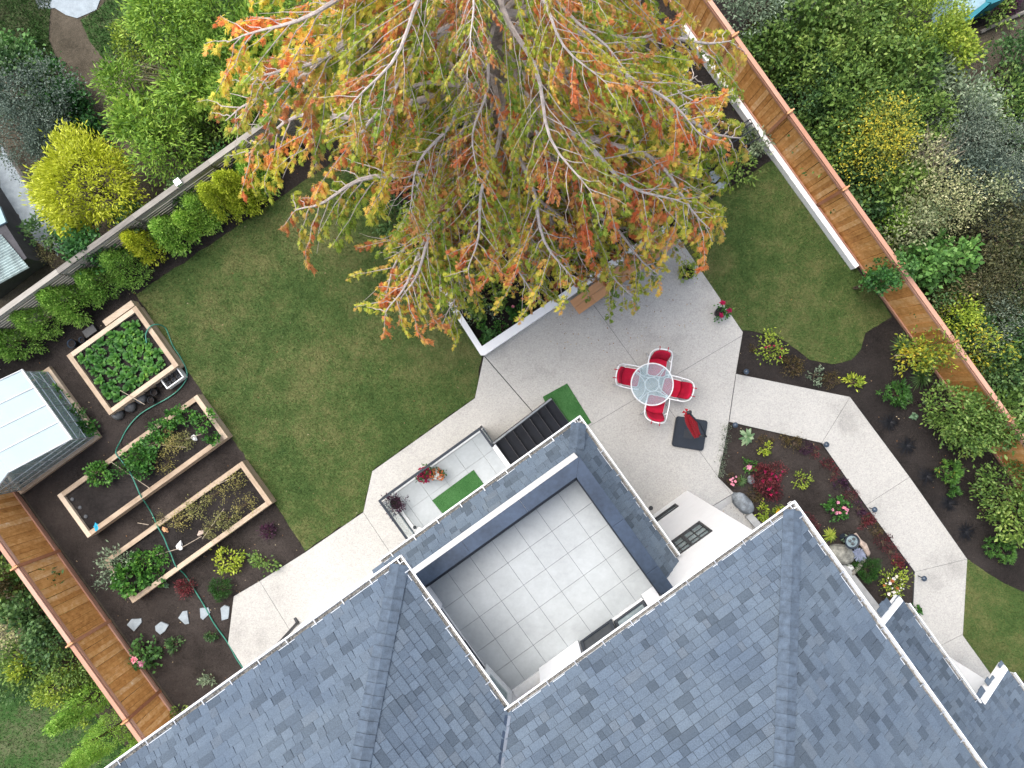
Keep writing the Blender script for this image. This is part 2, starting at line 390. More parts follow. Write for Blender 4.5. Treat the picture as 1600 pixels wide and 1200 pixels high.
def blades(name, poly, z, n, mat, h=.045, wd=.012):
    xs = np.array([p[0] for p in poly]); ys = np.array([p[1] for p in poly])
    x = RNG.uniform(xs.min()-.02, xs.max()+.02, n*3); y = RNG.uniform(ys.min()-.02, ys.max()+.02, n*3)
    ok = inpoly(x, y, poly); x = x[ok][:n]; y = y[ok][:n]; k = len(x)
    a = RNG.uniform(0, 2*np.pi, k); hh = h*RNG.uniform(.5, 1.3, k); l = RNG.uniform(.2, 1.1, k)*h
    b = a + RNG.uniform(-1.2, 1.2, k) + np.pi/2
    V = np.zeros((k, 3, 3)); V[:, 0] = np.c_[x-np.cos(a)*wd/2, y-np.sin(a)*wd/2, np.full(k, z)]
    V[:, 1] = np.c_[x+np.cos(a)*wd/2, y+np.sin(a)*wd/2, np.full(k, z)]
    V[:, 2] = np.c_[x+np.cos(b)*l, y+np.sin(b)*l, z+hh]
    o = link(name, fast_mesh(name, V.reshape(-1, 3), np.arange(k*3).reshape(-1, 3), [mat], 3)); o['kind'] = 'stuff'; return o
def wob(pts, amp=.028, step=.16):
    """finely subdivided polygon edge with a small waver, for a cut turf edge"""
    out = []
    for i in range(len(pts)):
        a = Vector(pts[i]); b = Vector(pts[(i+1) % len(pts)]); k = max(1, int((b-a).length/step))
        for j in range(k):
            p = a.lerp(b, j/k); out.append((p.x+random.uniform(-amp, amp)*(j > 0), p.y+random.uniform(-amp, amp)*(j > 0)))
    return out
L1 = wob(pxpoly([(213,460),(442,306),(560,228),(620,330),(683,450),(754,553),(741,622),(582,735),(568,799),(477,861),(345,655)]))
L2 = wob(pxpoly([(1052,352),(1105,316),(1211,247),(1280,338),(1336,416),(1378,470),(1393,495),(1372,508),(1352,520),(1345,545),(1330,562),(1300,569),(1265,562),(1245,546),(1215,526),(1180,518),(1160,516),(1095,430),(1058,374)]), .015)
L3 = wob(pxpoly([(1511,873),(1535,890),(1570,912),(1600,925),(1680,960),(1700,1120),(1600,1063),(1550,1057),(1503,992)]), .015)
for L, nm in ((L1, 120000), (L2, 42000), (L3, 14000)):
    lo = sheet('lawn', L, .012, 'grass', t=.02); blades('grass', L, .012, nm, 'blade')

# neighbours' rough grass
NG = [wob(pxpoly(p), .1, .5) for p in (
    [(-60,-60),(90,-60),(75,60),(95,110),(60,95),(-60,60)],
    [(125,30),(240,-60),(420,-60),(420,60),(260,130),(160,90)],
    [(-120,1040),(30,1050),(140,1110),(260,1240),(260,1400),(-160,1400)])]
for L in NG:
    sheet('neighbour_grass', L, -.018, 'wgrass'); blades('grass', L, -.018, 16000, 'wblade', .07, .02)
sheet('concrete_patch', wob(pxpoly([(40,-30),(165,-30),(150,15),(120,28),(85,12),(60,14)]), .06, .3), -.012, 'stone')

# soil clods and litter
def clods(name, poly, n, mat, s=(.008, .03), z=0.0):
    xs = np.array([p[0] for p in poly]); ys = np.array([p[1] for p in poly])
    x = RNG.uniform(xs.min(), xs.max(), n*3); y = RNG.uniform(ys.min(), ys.max(), n*3)
    ok = inpoly(x, y, poly)
    for L in (L1, L2, L3): ok &= ~inpoly(x, y, L)
    x = x[ok][:n]; y = y[ok][:n]; k = len(x); r = RNG.uniform(s[0], s[1], k)**1.0
    base = np.array([(1,0,0),(-.5,.87,0),(-.5,-.87,0),(0,0,.8)])
    a = RNG.uniform(0, 6.28, k); ca, sa = np.cos(a), np.sin(a)
    j = RNG.uniform(.6, 1.3, (k, 4, 3))
    B = base[None]*j*r[:, None, None]
    V = np.stack([B[..., 0]*ca[:, None]-B[..., 1]*sa[:, None]+x[:, None], B[..., 0]*sa[:, None]+B[..., 1]*ca[:, None]+y[:, None], B[..., 2]+z-.004], -1)
    f = np.array([(0,1,3),(1,2,3),(2,0,3)])[None]+(np.arange(k)*4)[:, None, None]
    o = link(name, fast_mesh(name, V.reshape(-1, 3), f.reshape(-1, 3), [mat], 3)); o['kind'] = 'stuff'; return o
yard = uvpoly([(-13, -9), (9.8, -9), (9.8, 12), (-13, 12)])
clods('soil_clods', yard, 26000, 'clod')
MT['litter'] = m_leaf('fallen_leaf_litter', [(.10, .05, .02), (.30, .14, .05), (.45, .38, .25), (.22, .12, .05)])

# dark planting bed on the right (fresh compost)
sheet('compost_bed', wob(pxpoly([(1160,516),(1180,519),(1215,527),(1245,547),(1265,563),(1300,570),(1332,563),(1346,545),(1353,521),(1395,496),(1440,560),(1560,730),(1640,860),(1640,960),(1570,914),(1508,872),(1327,619),(1150,583)]), .03), -.004, 'soil_dark')
sheet('compost_bed', wob(pxpoly([(560,222),(690,100),(1000,60),(1110,65),(1212,246),(1104,317),(1050,352),(757,545),(690,448),(620,330)]), .05), -.006, 'soil_dark')

# ---------------------------------------------------------------- concrete paving, slab by slab
def slabs(name, outline, cuts, z=.045, t=.09, mat='agg', gap=.005):
    pts = pxpoly(outline)
    bm = bmesh.new(); vs = [bm.verts.new((p[0], p[1], 0)) for p in pts]; bm.faces.new(vs)
    for (a, b) in cuts:
        A = P(*a); B = P(*b); d = (B-A).normalized(); no = Vector((-d.y, d.x, 0))
        bmesh.ops.bisect_plane(bm, geom=list(bm.verts)+list(bm.edges)+list(bm.faces), plane_co=A, plane_no=no, dist=1e-5)
    polys = [[(v.co.x, v.co.y) for v in f.verts] for f in bm.faces]; bm.free()
    b0 = MB('world'); b0.prism(pts, -.05, z-.012)
    root = b0.build(name, ['joint']); root['kind'] = 'structure'
    for p in polys:
        q = inset(p, gap); sb = MB('world'); sb.prism(q, z-t+.03, z); o = sb.build('slab', [mat], root)
    return root
# helper: cut a slab set only where the line runs by giving several regions
slabs('patio', [(757,556),(1049,354),(1061,373),(1160,519),(1149,584),(1138,658),(1131,700),(1121,745),(1146,770),(1113,790),(1120,800),(1040,870),(800,900),(640,880),(834,645)],
      [((880,690),(1160,524)), ((955,515),(1055,653))])
slabs('walkway', [(756,556),(833.3,645.4),(638,880),(560,930),(430,1030),(384,1047),(357,1004),(366,931),(407,907),(478,862),(568,800),(582,736),(742,622)],
      [((568,800),(608,860)), ((407,908),(450,978))])
slabs('garden_path', [(1149.5,584),(1327,620),(1420,745),(1510,873),(1503,992),(1550,1057),(1535,1090),(1500,1070),(1425,960),(1428,893),(1352,790),(1283,692),(1138.6,659)],
      [((1327,620),(1283,692)), ((1420,745),(1352,789)), ((1510,873),(1428,893)), ((1503,990),(1460,1012))])
b = MB('world'); b.prism(pxpoly([(1113,791),(1146,771),(1152,778),(1121,800)]), -.25, .03); tag(b.build('garden_step', 'conc', origin=P(1130,785)), 'grey concrete step edge between the patio and the slate boulder', 'step')
b = MB('world'); b.prism(pxpoly([(1163,806),(1172,800),(1200,832),(1190,838)]), -.05, .14); tag(b.build('kerb', 'conc', origin=P(1180,820)), 'short pale concrete kerb beside the white house wall and slate boulder', 'kerb')
b = MB('world'); b.prism(pxpoly([(1303,884),(1318,881),(1330,893),(1395,975),(1380,985)]), -.05, .12); tag(b.build('kerb', 'conc', origin=P(1345,930)), 'long pale concrete kerb beside the house gutter and round box bush', 'kerb')
sheet('gravel_strip', pxpoly([(1120,800),(1152,778),(1190,838),(1290,960),(1200,900)]), .0, 'agg')

# ================================================================ HOUSE
EZ, SL = 7.2, .45
house = thing('house', W(-3, 6), TH, 'white two storey house with blue grey shingled hip roof and paved roof terrace', 'house')
ROOF_CAND = []
def roof_face(root, big, O, A, I, cons, arange, dmax, ze, m, culls=True, ex=.155, seedtone=0):
    """O (u,v) eave start, A along the eave, I inwards (plan units in uv); cons on (a,d)"""
    cs = 1/math.sqrt(1+m*m); sn = m*cs
    O3 = Vector((O[0], -O[1], ze)); A3 = Vector((A[0], -A[1], 0)); I3 = Vector((I[0]*cs, -I[1]*cs, sn)); N = A3.cross(I3)
    if N.z < 0: N = -N
    con2 = [(a, b2*cs, c) for (a, b2, c) in cons]    # in (a,b)
    bmax = dmax/cs
    plate = clip([(arange[0], 0), (arange[1], 0), (arange[1], bmax), (arange[0], bmax)], con2)
    k = MB('uv'); top = [O3+A3*a+I3*bb for a, bb in plate]; n = len(top)
    low = [p-N*.12 for p in top]
    fs = [tuple(range(n)), tuple(range(2*n-1, n-1, -1))]+[(i, n+i, n+(i+1) % n, (i+1) % n) for i in range(n)]
    big['plate'].add(top+low, fs)
    j = 0
    while j*ex < bmax:
        b0 = j*ex - (.02 if j == 0 else 0); b1 = (j+1)*ex
        a = arange[0]-random.uniform(0, .4)
        while a < arange[1]:
            wd = random.choice([.10, .15, .18, .21, .26, .32])
            th = random.choice([.008, .014, .022])
            rect = [(a+.003, b0), (a+wd-.003, b0), (a+wd-.003, b1-.004), (a+.003, b1-.004)]  # gap below the next course lets the dark backing stand in for shadow
            c0 = O3+A3*(a+wd/2)+I3*((b0+b1)/2)
            wp = M_UV @ c0; s = F/(CH-wp.z); X = 800+wp.x*s; Y = 600-wp.y*s
            if not culls or (-160 < X < 1760 and Y < 1380):
                q = clip(rect, con2)
                if len(q) >= 3:
                    full = len(q) == 4 and all(min((abs(p[0]-r[0])+abs(p[1]-r[1])) for r in rect) < 1e-6 for p in q)
                    if full and wd >= .26 and 0 < X < 1600 and Y < 1190 and j > 0 and big.get('cand') is not None:
                        big['cand'].append((((X-800)**2+(Y-600)**2), wd, th, O3+A3*a+I3*b0, A3, I3, N, q, b0))
                    else:
                        big['sh'].append((q, b0, th, O3, A3, I3, N))
            a += wd
        j += 1
def sh_geo(q, b0, th, ex=.155):
    top = []; 
    for (a, bb) in q:
        h = th*(1-(bb-b0)/(ex+.012))+.004; top.append((a, bb, h))
    return top
def add_shingle(mb, q, b0, th, O3, A3, I3, N):
    t = sh_geo(q, b0, th); n = len(t)
    vs = [O3+A3*a+I3*bb+N*h for a, bb, h in t]+[O3+A3*a+I3*bb-N*.004 for a, bb, h in t]
    flip = A3.cross(I3).z < 0
    ar = sum(q[i][0]*q[(i+1) % n][1]-q[(i+1) % n][0]*q[i][1] for i in range(n))
    f = tuple(range(n)); 
    if (ar < 0) != flip: f = f[::-1]
    mb.add(vs, [f]+[(i, n+i, n+(i+1) % n, (i+1) % n) for i in range(n)])
def finish_roof(root, big, partname='roof'):
    roof = big['plate'].build(partname, ['underlay_shade'], root)
    if big.get('cand'):
        big['cand'].sort(key=lambda c: (-c[1], c[0]))
        keep = big['cand'][:300]; rest = big['cand'][300:]
        cache = {}
        inv = root.matrix_basis.inverted() @ M_UV
        for (_, wd, th, o3, A3, I3, N, q, b0) in keep:
            hand = 1 if A3.cross(I3).z > 0 else -1
            key = (wd, th, hand)
            if key not in cache:
                mb = MB('local'); qq = [(.003, 0), (wd-.003, 0), (wd-.003, .151), (.003, .151)]
                if hand < 0: qq = [(-a, bb) for a, bb in qq]
                t = sh_geo(qq, 0, th); vs = [(a, bb, h) for a, bb, h in t]+[(a, bb, -.004) for a, bb, h in t]
                f = (0, 1, 2, 3) if hand > 0 else (3, 2, 1, 0)
                mb.add(vs, [f]+[(i, 4+i, 4+(i+1) % 4, (i+1) % 4) for i in range(4)]); cache[key] = mb.mesh('shingle', ['shingle'])
            X = A3*hand; R = Matrix((X, I3, N)).transposed().to_4x4()
            link('shingle', cache[key], roof, inv @ Matrix.Translation(o3) @ R)
        for (_, wd, th, o3, A3, I3, N, q, b0) in rest:
            q2 = [(.003, 0), (wd-.003, 0), (wd-.003, .151), (.003, .151)]
            big['sh'].append((q2, 0, th, o3, A3, I3, N))
    mb = MB('uv')
    for s_ in big['sh']: add_shingle(mb, *s_)
    o = mb.build('shingles', ['shingles'], roof); o['kind'] = 'stuff'
    return roof

U1, VW, VM, UR, UL, VB = -3.54, 1.455, 4.80, 2.79, -16.0, 13.0
big = dict(plate=MB('uv'), sh=[], cand=[])
# wing NW face: a = u, d = v-VW
roof_face(house, big, (0, VW), (1, 0), (0, 1), [(1, 1, U1), (-1, 1, -UL)], (UL, U1), 5.77, EZ, SL)
# wing NE face: a = v, d = U1-u
roof_face(house, big, (U1, 0), (0, 1), (-1, 0), [(-1, 1, -VW), (1, -1, VM), (1, 1, VB)], (VW, 9.2), 5.77, EZ, SL)
# main NW face
roof_face(house, big, (0, VM), (1, 0), (0, 1), [(1, 1, UR), (-1, -1, -U1)], (-8, UR), 4.1, EZ, SL)
# main NE face
roof_face(house, big, (UR, 0), (0, 1), (-1, 0), [(-1, 1, -VM), (1, 1, VB)], (VM, VB), 4.1, EZ, SL)
# unseen back slopes keep the roof closed
zr = EZ+SL*4.1; zw = EZ+SL*5.77
y = lambda v: -v
big['plate'].add([(UR, y(VB), EZ), (UR-4.1, y(VB-4.1), zr), (-7.64, y(8.9), zr), (U1-5.77, y(7.23), zw), (UL+5.77, y(7.23), zw), (UL, y(VB), EZ)], [(5, 4, 3, 2, 1, 0)])
big['plate'].add([(UL, y(VB), EZ), (UL+5.77, y(7.23), zw), (UL, y(VW), EZ)], [(2, 1, 0)])
# soffit
big['plate'].add([(UL, y(VW), EZ-.13), (U1, y(VW), EZ-.13), (U1, y(VB), EZ-.13), (UL, y(VB), EZ-.13)], [(0, 3, 2, 1)])
big['plate'].add([(U1+.002, y(VM), EZ-.13), (UR, y(VM), EZ-.13), (UR, y(VB), EZ-.13), (U1+.002, y(VB), EZ-.13)], [(0, 3, 2, 1)])
# strip roof round the terrace
SZ, SM = 4.42, .95
def strip(bigd):
    roof_face(house, bigd, (0, 1.55), (1, 0), (0, 1), [(1, 1, .69)], (-4.62, .69), .47, SZ, SM)
    roof_face(house, bigd, (.69, 0), (0, 1), (-1, 0), [(-1, 1, -1.55)], (1.55, 5.3), .47, SZ, SM)
strip(big)
# lower side roofs
def mono(bigd, u1, v0, v1, ze):
    roof_face(house, bigd, (u1, 0), (0, 1), (-1, 0), [], (v0, v1), u1-2.27, ze, SL)
mono(big, 4.50, 9.55, 12.70, 3.2); mono(big, 5.75, 12.72, 17.0, 2.64)
roof = finish_roof(house, big)
roof['label'] = 'blue grey architectural shingle hip roof with valley'

# hip caps
def hip(c, dirn, L, z0, slope_b, n0=0):
    """caps along a hip line starting at uv c going dirn (uv per unit), folded to both slopes"""
    d = Vector((dirn[0], -dirn[1], slope_b)).normalized(); pl = Vector((dirn[0], -dirn[1], 0)).normalized()
    side = Vector((-pl.y, pl.x, 0)); step = .20; n = int(L/step)
    c3 = Vector((c[0], -c[1], z0))
    me = None
    for i in range(n):
        base = c3 + d*(i*step)+Vector((0, 0, .022))
        wp = M_UV @ base; s = F/(CH-wp.z)
        if 600-wp.y*s > 1330: break
        if me is None:
            mb = MB('local'); wdt = .17; dr = -.17*math.sin(math.atan(SL))*.75
            for (y0, h0, y1, h1) in ((-.0, .032, step+.03, .004),):
                vs = [(-wdt, y0, dr+h0), (0, y0, h0), (wdt, y0, dr+h0), (-wdt, y1, dr+h1), (0, y1, h1), (wdt, y1, dr+h1),
                      (-wdt, y0, dr), (0, y0, 0), (wdt, y0, dr)]
                mb.add(vs, [(0, 1, 4, 3), (1, 2, 5, 4)]); mb.add(vs, [(6, 7, 1, 0), (7, 8, 2, 1)], 1)
            me = mb.mesh('ridge_cap', ['cap', 'underlay_shade'])
        X = d.cross(Vector((0, 0, 1))).normalized(); Z = X.cross(d)
        R = Matrix((X, d, Z)).transposed().to_4x4()
        link('ridge_cap', me, roof, house.matrix_basis.inverted() @ M_UV @ Matrix.Translation(base) @ R)
r2 = math.sqrt(.5)
hip((U1, VW), (-1, 1), 8, EZ, SL)
hip((UR, VM), (-1, 1), 6.2, EZ, SL)
hip((.69, 1.55), (-1, 1), .75, SZ, SM)
# valley flashing
vb = MB('uv'); c3 = Vector((U1, -VM, EZ)); d = Vector((-1, -1, SL)).normalized(); sd_ = Vector((1, -1, 0)).normalized()*.055
vb.add([c3-sd_+Vector((0, 0, .035)), c3+sd_+Vector((0, 0, .035)), c3+sd_+d*5.6+Vector((0, 0, .035)), c3-sd_+d*5.6+Vector((0, 0, .035)), c3+Vector((0, 0, .02)), c3+d*5.6+Vector((0, 0, .02))], [(0, 4, 5, 3), (4, 1, 2, 5)])
vb.build('valley_flashing', 'flash', roof)

# gutters: trough + lip, with hangers and debris
def gutter(p0, p1, out, z, label=None):
    a = Vector((p0[0], -p0[1], 0)); b_ = Vector((p1[0], -p1[1], 0)); d = (b_-a).normalized(); o = Vector((out[0], -out[1], 0)); L = (b_-a).length
    prof = [(.0, .0), (.0, -.10), (.075, -.10), (.098, -.015), (.128, -.005), (.128, .012), (.098, .012), (.09, -.02), (.066, -.09), (.012, -.09), (.012, 0)]
    mb = MB('uv'); n = len(prof); vs = [a+o*x+Vector((0, 0, z+h)) for x, h in prof]+[b_+o*x+Vector((0, 0, z+h)) for x, h in prof]
    mb.add(vs, [(i, (i+1) % n, n+(i+1) % n, n+i) for i in range(n)]+[tuple(range(n)), tuple(range(2*n-1, n-1, -1))])
    g = mb.build('gutter', 'white_metal', house)
    # debris in the trough
    db = MB('uv'); k = int(L/.06)
    for i in range(k):
        if random.random() < .25: continue
        q = a+d*(i+.5)*.06; r = random.uniform(.018, .04); hh = z-.075+random.uniform(.02, .055); w2 = random.uniform(.012, .03)
        c_ = q+o*random.uniform(.03, .07)
        db.add([c_+d*r+Vector((0, 0, hh)), c_+o*w2+Vector((0, 0, hh)), c_-d*r+Vector((0, 0, hh)), c_-o*w2+Vector((0, 0, hh)), c_+Vector((0, 0, hh+.012))], [(0, 1, 4), (1, 2, 4), (2, 3, 4), (3, 0, 4)])
    mb2 = MB('uv'); hz = z-.072
    db.add([a+o*.014+Vector((0, 0, hz)), b_+o*.014+Vector((0, 0, hz)), b_+o*.075+Vector((0, 0, hz)), a+o*.075+Vector((0, 0, hz))], [(0, 1, 2, 3)])
    x = db.build('leaf_debris', 'gutter_dirt', g); x['kind'] = 'stuff'
    s = .3
    while s < L:
        q = a+d*s; hb = MB('uv')
        vs = []
        for (x0, h) in ((-.005, .024), (.10, .016)):
            for e in (-.009, .009):
                vs += [q+d*e+o*x0+Vector((0, 0, z+h)), q+d*e+o*x0+Vector((0, 0, z+h+.006))]
        hb.add(vs, [(0, 4, 6, 2), (1, 3, 7, 5), (0, 1, 5, 4), (2, 6, 7, 3), (0, 2, 3, 1), (4, 5, 7, 6)])
        hb.build('gutter_hanger', 'alu', g); s += .62
    return g
gutter((-12.5, VW), (U1+.12, VW), (0, -1), EZ+.01)
gutter((U1, VW-.12), (U1, VM-.13), (1, 0), EZ+.01)
gutter((U1+.0, VM), (UR+.12, VM), (0, -1), EZ+.01)
gutter((UR, VM-.12), (UR, 12.3), (1, 0), EZ+.01)
gutter((-4.62, 1.55), (.81, 1.55), (0, -1), SZ+.01)
gutter((.69, 1.43), (.69, 5.2), (1, 0), SZ+.01)
gutter((4.5, 9.7), (4.5, 12.6), (1, 0), 3.21)
gutter((5.75, 12.9), (5.75, 15.0), (1, 0), 2.65)
# rake boards of the lower roofs
for (u1, v0, ue, ze) in ((4.5, 9.5, 2.3, 3.2), (5.75, 12.66, 4.66, 2.64)):
    mb = MB('uv'); L = u1-ue
    vs = []
    for (u, z) in ((u1, ze), (ue, ze+SL*L)):
        vs += [(u, -(v0+.03), z-.14), (u, -(v0+.03), z+.085), (u, -(v0-.09), z-.14), (u, -(v0-.09), z+.085)]
    mb.add(vs, [(0, 1, 5, 4), (2, 6, 7, 3), (1, 3, 7, 5), (0, 4, 6, 2), (0, 2, 3, 1), (4, 5, 7, 6)])
    mb.build('rake_board', 'white', house)

# walls with openings
def wall_u(name, u0, u1, v, t, z0, z1, holes, mat='white'):
    """wall facing -v: front face at v, thickness t behind; holes (ua,ub,za,zb)"""
    us = sorted({u0, u1}|{h[0] for h in holes}|{h[1] for h in holes}); zs = sorted({z0, z1}|{h[2] for h in holes}|{h[3] for h in holes})
    mb = MB('uv')
    for i in range(len(us)-1):
        for j in range(len(zs)-1):
            cu, cz = (us[i]+us[i+1])/2, (zs[j]+zs[j+1])/2
            if any(h[0] < cu < h[1] and h[2] < cz < h[3] for h in holes): continue
            mb.bx(us[i], us[i+1], v, v+t, zs[j], zs[j+1])
    return mb.build(name, mat, house)
def wall_v(name, v0, v1, u, t, z0, z1, holes, mat='white'):
    vs_ = sorted({v0, v1}|{h[0] for h in holes}|{h[1] for h in holes}); zs = sorted({z0, z1}|{h[2] for h in holes}|{h[3] for h in holes})
    mb = MB('uv')
    for i in range(len(vs_)-1):
        for j in range(len(zs)-1):
            cu, cz = (vs_[i]+vs_[i+1])/2, (zs[j]+zs[j+1])/2
            if any(h[0] < cu < h[1] and h[2] < cz < h[3] for h in holes): continue
            mb.bx(u-t, u, vs_[i], vs_[i+1], zs[j], zs[j+1])
    return mb.build(name, mat, house)
VF = 5.30; ZT = EZ-.13
wall_u('wall', -3.80, 2.25, VF, .2, 5.0, ZT, [(-3.77, -3.05, 5.06, 7.0), (-2.01, -.39, 5.06, 7.0)])
wall_u('wall', .24, 2.25, VF, .2, -.05, 5.0, [(.62, 1.73, 3.0, 4.1), (.75, 1.73, .5, .88)])
wall_v('wall', VF+.2, 12.4, 2.25, .2, -.05, ZT, [])
wall_v('wall', 2.2, VF, -4.03, .2, 5.0, ZT, [(2.95, 4.60, 5.06, 7.0)])
wall_u('wall', -8.77, -4.232, 2.0, .2, -.05, ZT, [(-6.4, -5.2, .9, 2.1)])
wall_u('wall', -15.4, -8.97, 3.2, .2, -.05, ZT, [])
mb = MB('uv'); mb.bx(-8.97, -8.77, 2.21, 12.4, -.05, ZT-.002); mb.bx(-15.4, -15.2, 3.41, 12.4, -.05, ZT-.002); mb.bx(-15.19, 2.04, 12.2, 12.4, -.05, ZT-.002)
mb.bx(-4.02, .2, 1.98, 2.18, -.05, 4.9); mb.bx(.0, .2, 2.19, 5.29, -.05, 4.9)
mb.bx(2.26, 4.0, 9.9, 10.1, -.05, 3.25); mb.bx(3.8, 4.0, 10.11, 12.8, -.05, 3.25); mb.bx(4.02, 5.3, 12.9, 13.1, -.05, 2.75); mb.bx(5.1, 5.3, 13.11, 16.8, -.05, 2.75)
mb.build('wall', 'white', house)
# interior floor behind the openings
mb = MB('uv'); mb.bx(-8.7, 2.0, VF+.21, 8, 4.9, 5.05); mb.build('interior_floor', 'interior', house)
# proud piers at the terrace
for q_ in ((-3.04, -2.03, VF-.10, VF-.002), (-.38, -.08, VF-.10, VF-.002), (-4.028, -3.90, 2.36, 2.92)): mb = MB('uv'); mb.bx(*q_, 5.02, ZT-.01); mb.build('pier', 'white', house)

# small grid windows on the tall white wall
def window_u(u0, u1, z0, z1, v, sashes, cols, rows, glass='glass_win', frame='black', fr=.05):
    mb = MB('uv'); y0, y1 = v-.025, v+.08
    mb.bx(u0, u0+fr, y0, y1, z0, z1); mb.bx(u1-fr, u1, y0, y1, z0, z1); mb.bx(u0+fr, u1-fr, y0, y1, z0, z0+fr); mb.bx(u0+fr, u1-fr, y0, y1, z1-fr, z1)
    o = mb.build('window', frame, house)
    W_ = (u1-u0-2*fr)/sashes
    for s in range(sashes):
        a = u0+fr+s*W_; b_ = a+W_
        if s:
            m2 = MB('uv'); m2.bx(a-.035, a+.035, v-.02, v+.07, z0+fr+.002, z1-fr-.002); m2.build('mullion', frame, o)
        m3 = MB('uv'); m3.bx(a+.002, b_-.002, v+.035, v+.045, z0+fr, z1-fr); m3.build('pane', glass, o)
        for c in range(1, cols):
            x = a+(b_-a)*c/cols; m4 = MB('uv'); m4.bx(x-.012, x+.012, v+.012, v+.033, z0+fr+.003, z1-fr-.003); m4.build('muntin', frame, o)
        for r in range(1, rows):
            z = z0+fr+(z1-z0-2*fr)*r/rows; m4 = MB('uv'); m4.bx(a+.003, b_-.003, v+.014, v+.031, z-.012, z+.012); m4.build('muntin', frame, o)
    return o
window_u(.62, 1.73, 3.0, 4.1, VF, 2, 2, 3)
window_u(.75, 1.73, .5, .88, VF, 1, 3, 1)
window_u(-6.4, -5.2, .9, 2.1, 2.0, 2, 1, 1)
# sliding door on the terrace: a screen leaf and a glass leaf
def leaf_u(name, u0, u1, v0, z0, z1, mat_f, mat_g, fr=.07, t=.05):
    mb = MB('uv'); mb.bx(u0, u0+fr, v0, v0+t, z0, z1); mb.bx(u1-fr, u1, v0, v0+t, z0, z1); mb.bx(u0+fr, u1-fr, v0, v0+t, z0, z0+fr+.03); mb.bx(u0+fr, u1-fr, v0, v0+t, z1-fr, z1)
    o = mb.build(name, mat_f, house); m2 = MB('uv'); m2.bx(u0+fr, u1-fr, v0+t*.4, v0+t*.6, z0+fr+.03, z1-fr); m2.build('pane', mat_g, o); return o
leaf_u('door', -2.0, -1.19, VF-.07, 5.06, 6.99, 'char_rail', 'screen'); leaf_u('door', -1.18, -.40, VF+.0, 5.06, 6.99, 'char_rail', 'glass_win')
for q_ in ((-1.17, -.41, VF-.05, VF-.005), (-3.76, -3.06, VF-.06, VF+.12)): mb = MB('uv'); mb.bx(*q_, 5.02, 5.07); mb.build('door_sill', 'white_metal', house)
# sliding door on the wing wall
mb = MB('uv'); mb.bx(-4.08, -3.98, 2.94, 3.0, 5.03, 6.99); mb.bx(-4.08, -3.98, 3.74, 3.80, 5.03, 6.99); mb.bx(-4.08, -3.98, 4.54, 4.6, 5.03, 6.99); mb.bx(-4.08, -3.97, 3.001, 3.739, 5.03, 5.1); mb.bx(-4.08, -3.95, 3.801, 4.539, 5.03, 5.12); mb.bx(-4.08, -3.98, 3.001, 3.739, 6.9, 6.99); mb.bx(-4.08, -3.98, 3.801, 4.539, 6.9, 6.99)
dd = mb.build('door', 'char_rail', house)
for (a_, b_) in ((3.001, 3.739), (3.801, 4.539)):
    m2 = MB('uv'); m2.bx(-4.04, -4.03, a_, b_, 5.12, 6.9); m2.build('pane', 'glass_win', dd)
mb = MB('uv'); mb.bx(-3.965, -3.93, 2.95, 4.6, 5.015, 5.05); mb.build('door_track', 'white_metal', house)
# open white glazed door leaf
hu, hv = -3.79, 5.26; du, dv = -.10, -.80; L = math.hypot(du, dv); dx = Vector((du/L, -dv/L, 0)); nx = Vector((-dx.y, dx.x, 0))
def leafbox(mb, s0, s1, t0, t1, z0, z1):
    base = Vector((hu, -hv, 0)); vs = []
    for z in (z0, z1):
        for (s, t) in ((s0, t0), (s1, t0), (s1, t1), (s0, t1)): vs.append(base+dx*s+nx*t+Vector((0, 0, z)))
    mb.add(vs, [(0, 3, 2, 1), (4, 5, 6, 7), (0, 1, 5, 4), (1, 2, 6, 5), (2, 3, 7, 6), (3, 0, 4, 7)])
mb = MB('uv'); leafbox(mb, 0, .13, -.025, .025, 5.07, 7.0); leafbox(mb, .67, .80, -.025, .025, 5.07, 7.0); leafbox(mb, .13, .67, -.025, .025, 5.07, 5.30); leafbox(mb, .13, .67, -.025, .025, 6.88, 7.0)
od = mb.build('door', 'white_metal', house); od['label'] = 'open white glazed terrace door'
mb = MB('uv'); leafbox(mb, .13, .67, -.006, .006, 5.30, 6.88); mb.build('pane', 'glass_rail', od)
mb = MB('uv'); leafbox(mb, .70, .76, .026, .06, 6.0, 6.03); leafbox(mb, .70, .76, -.06, -.026, 6.0, 6.03); mb.build('handle', 'alu', od)

# roof terrace: parapet, cap, tiles
mb = MB('uv'); mb.bx(-4.02, .22, 1.96, 2.20, 4.86, 5.93); mb.bx(-.02, .22, 2.201, VF-.01, 4.86, 5.93); mb.build('parapet', 'white', house)
def capseg(pts, z=5.93, t=.035, name='parapet_cap'):
    mb = MB('uv'); mb.prism([(u, -v) for u, v in pts], z, z+t); return mb.build(name, 'flash', house)
e = .003
o1, o2, i1, i2 = .245, 1.94, -.045, 2.24
def u_at(k): return k
segs = [-4.0, -2.62, -1.22]
capseg([(-4.0, o2), (-2.62-e, o2), (-2.62-e, i2), (-4.0, i2)]); capseg([(-2.62+e, o2), (-1.22-e, o2), (-1.22-e, i2), (-2.62+e, i2)])
capseg([(-1.22+e, o2), (o1-e, o2), (i1-e, i2), (-1.22+e, i2)])
capseg([(o1, o2+e), (o1, 3.45), (i1, 3.45), (i1, i2+e)]); capseg([(o1, 3.456), (o1, 4.6), (i1, 4.6), (i1, 3.456)]); capseg([(o1, 4.606), (o1, VF-.01), (i1, VF-.01), (i1, 4.606)])
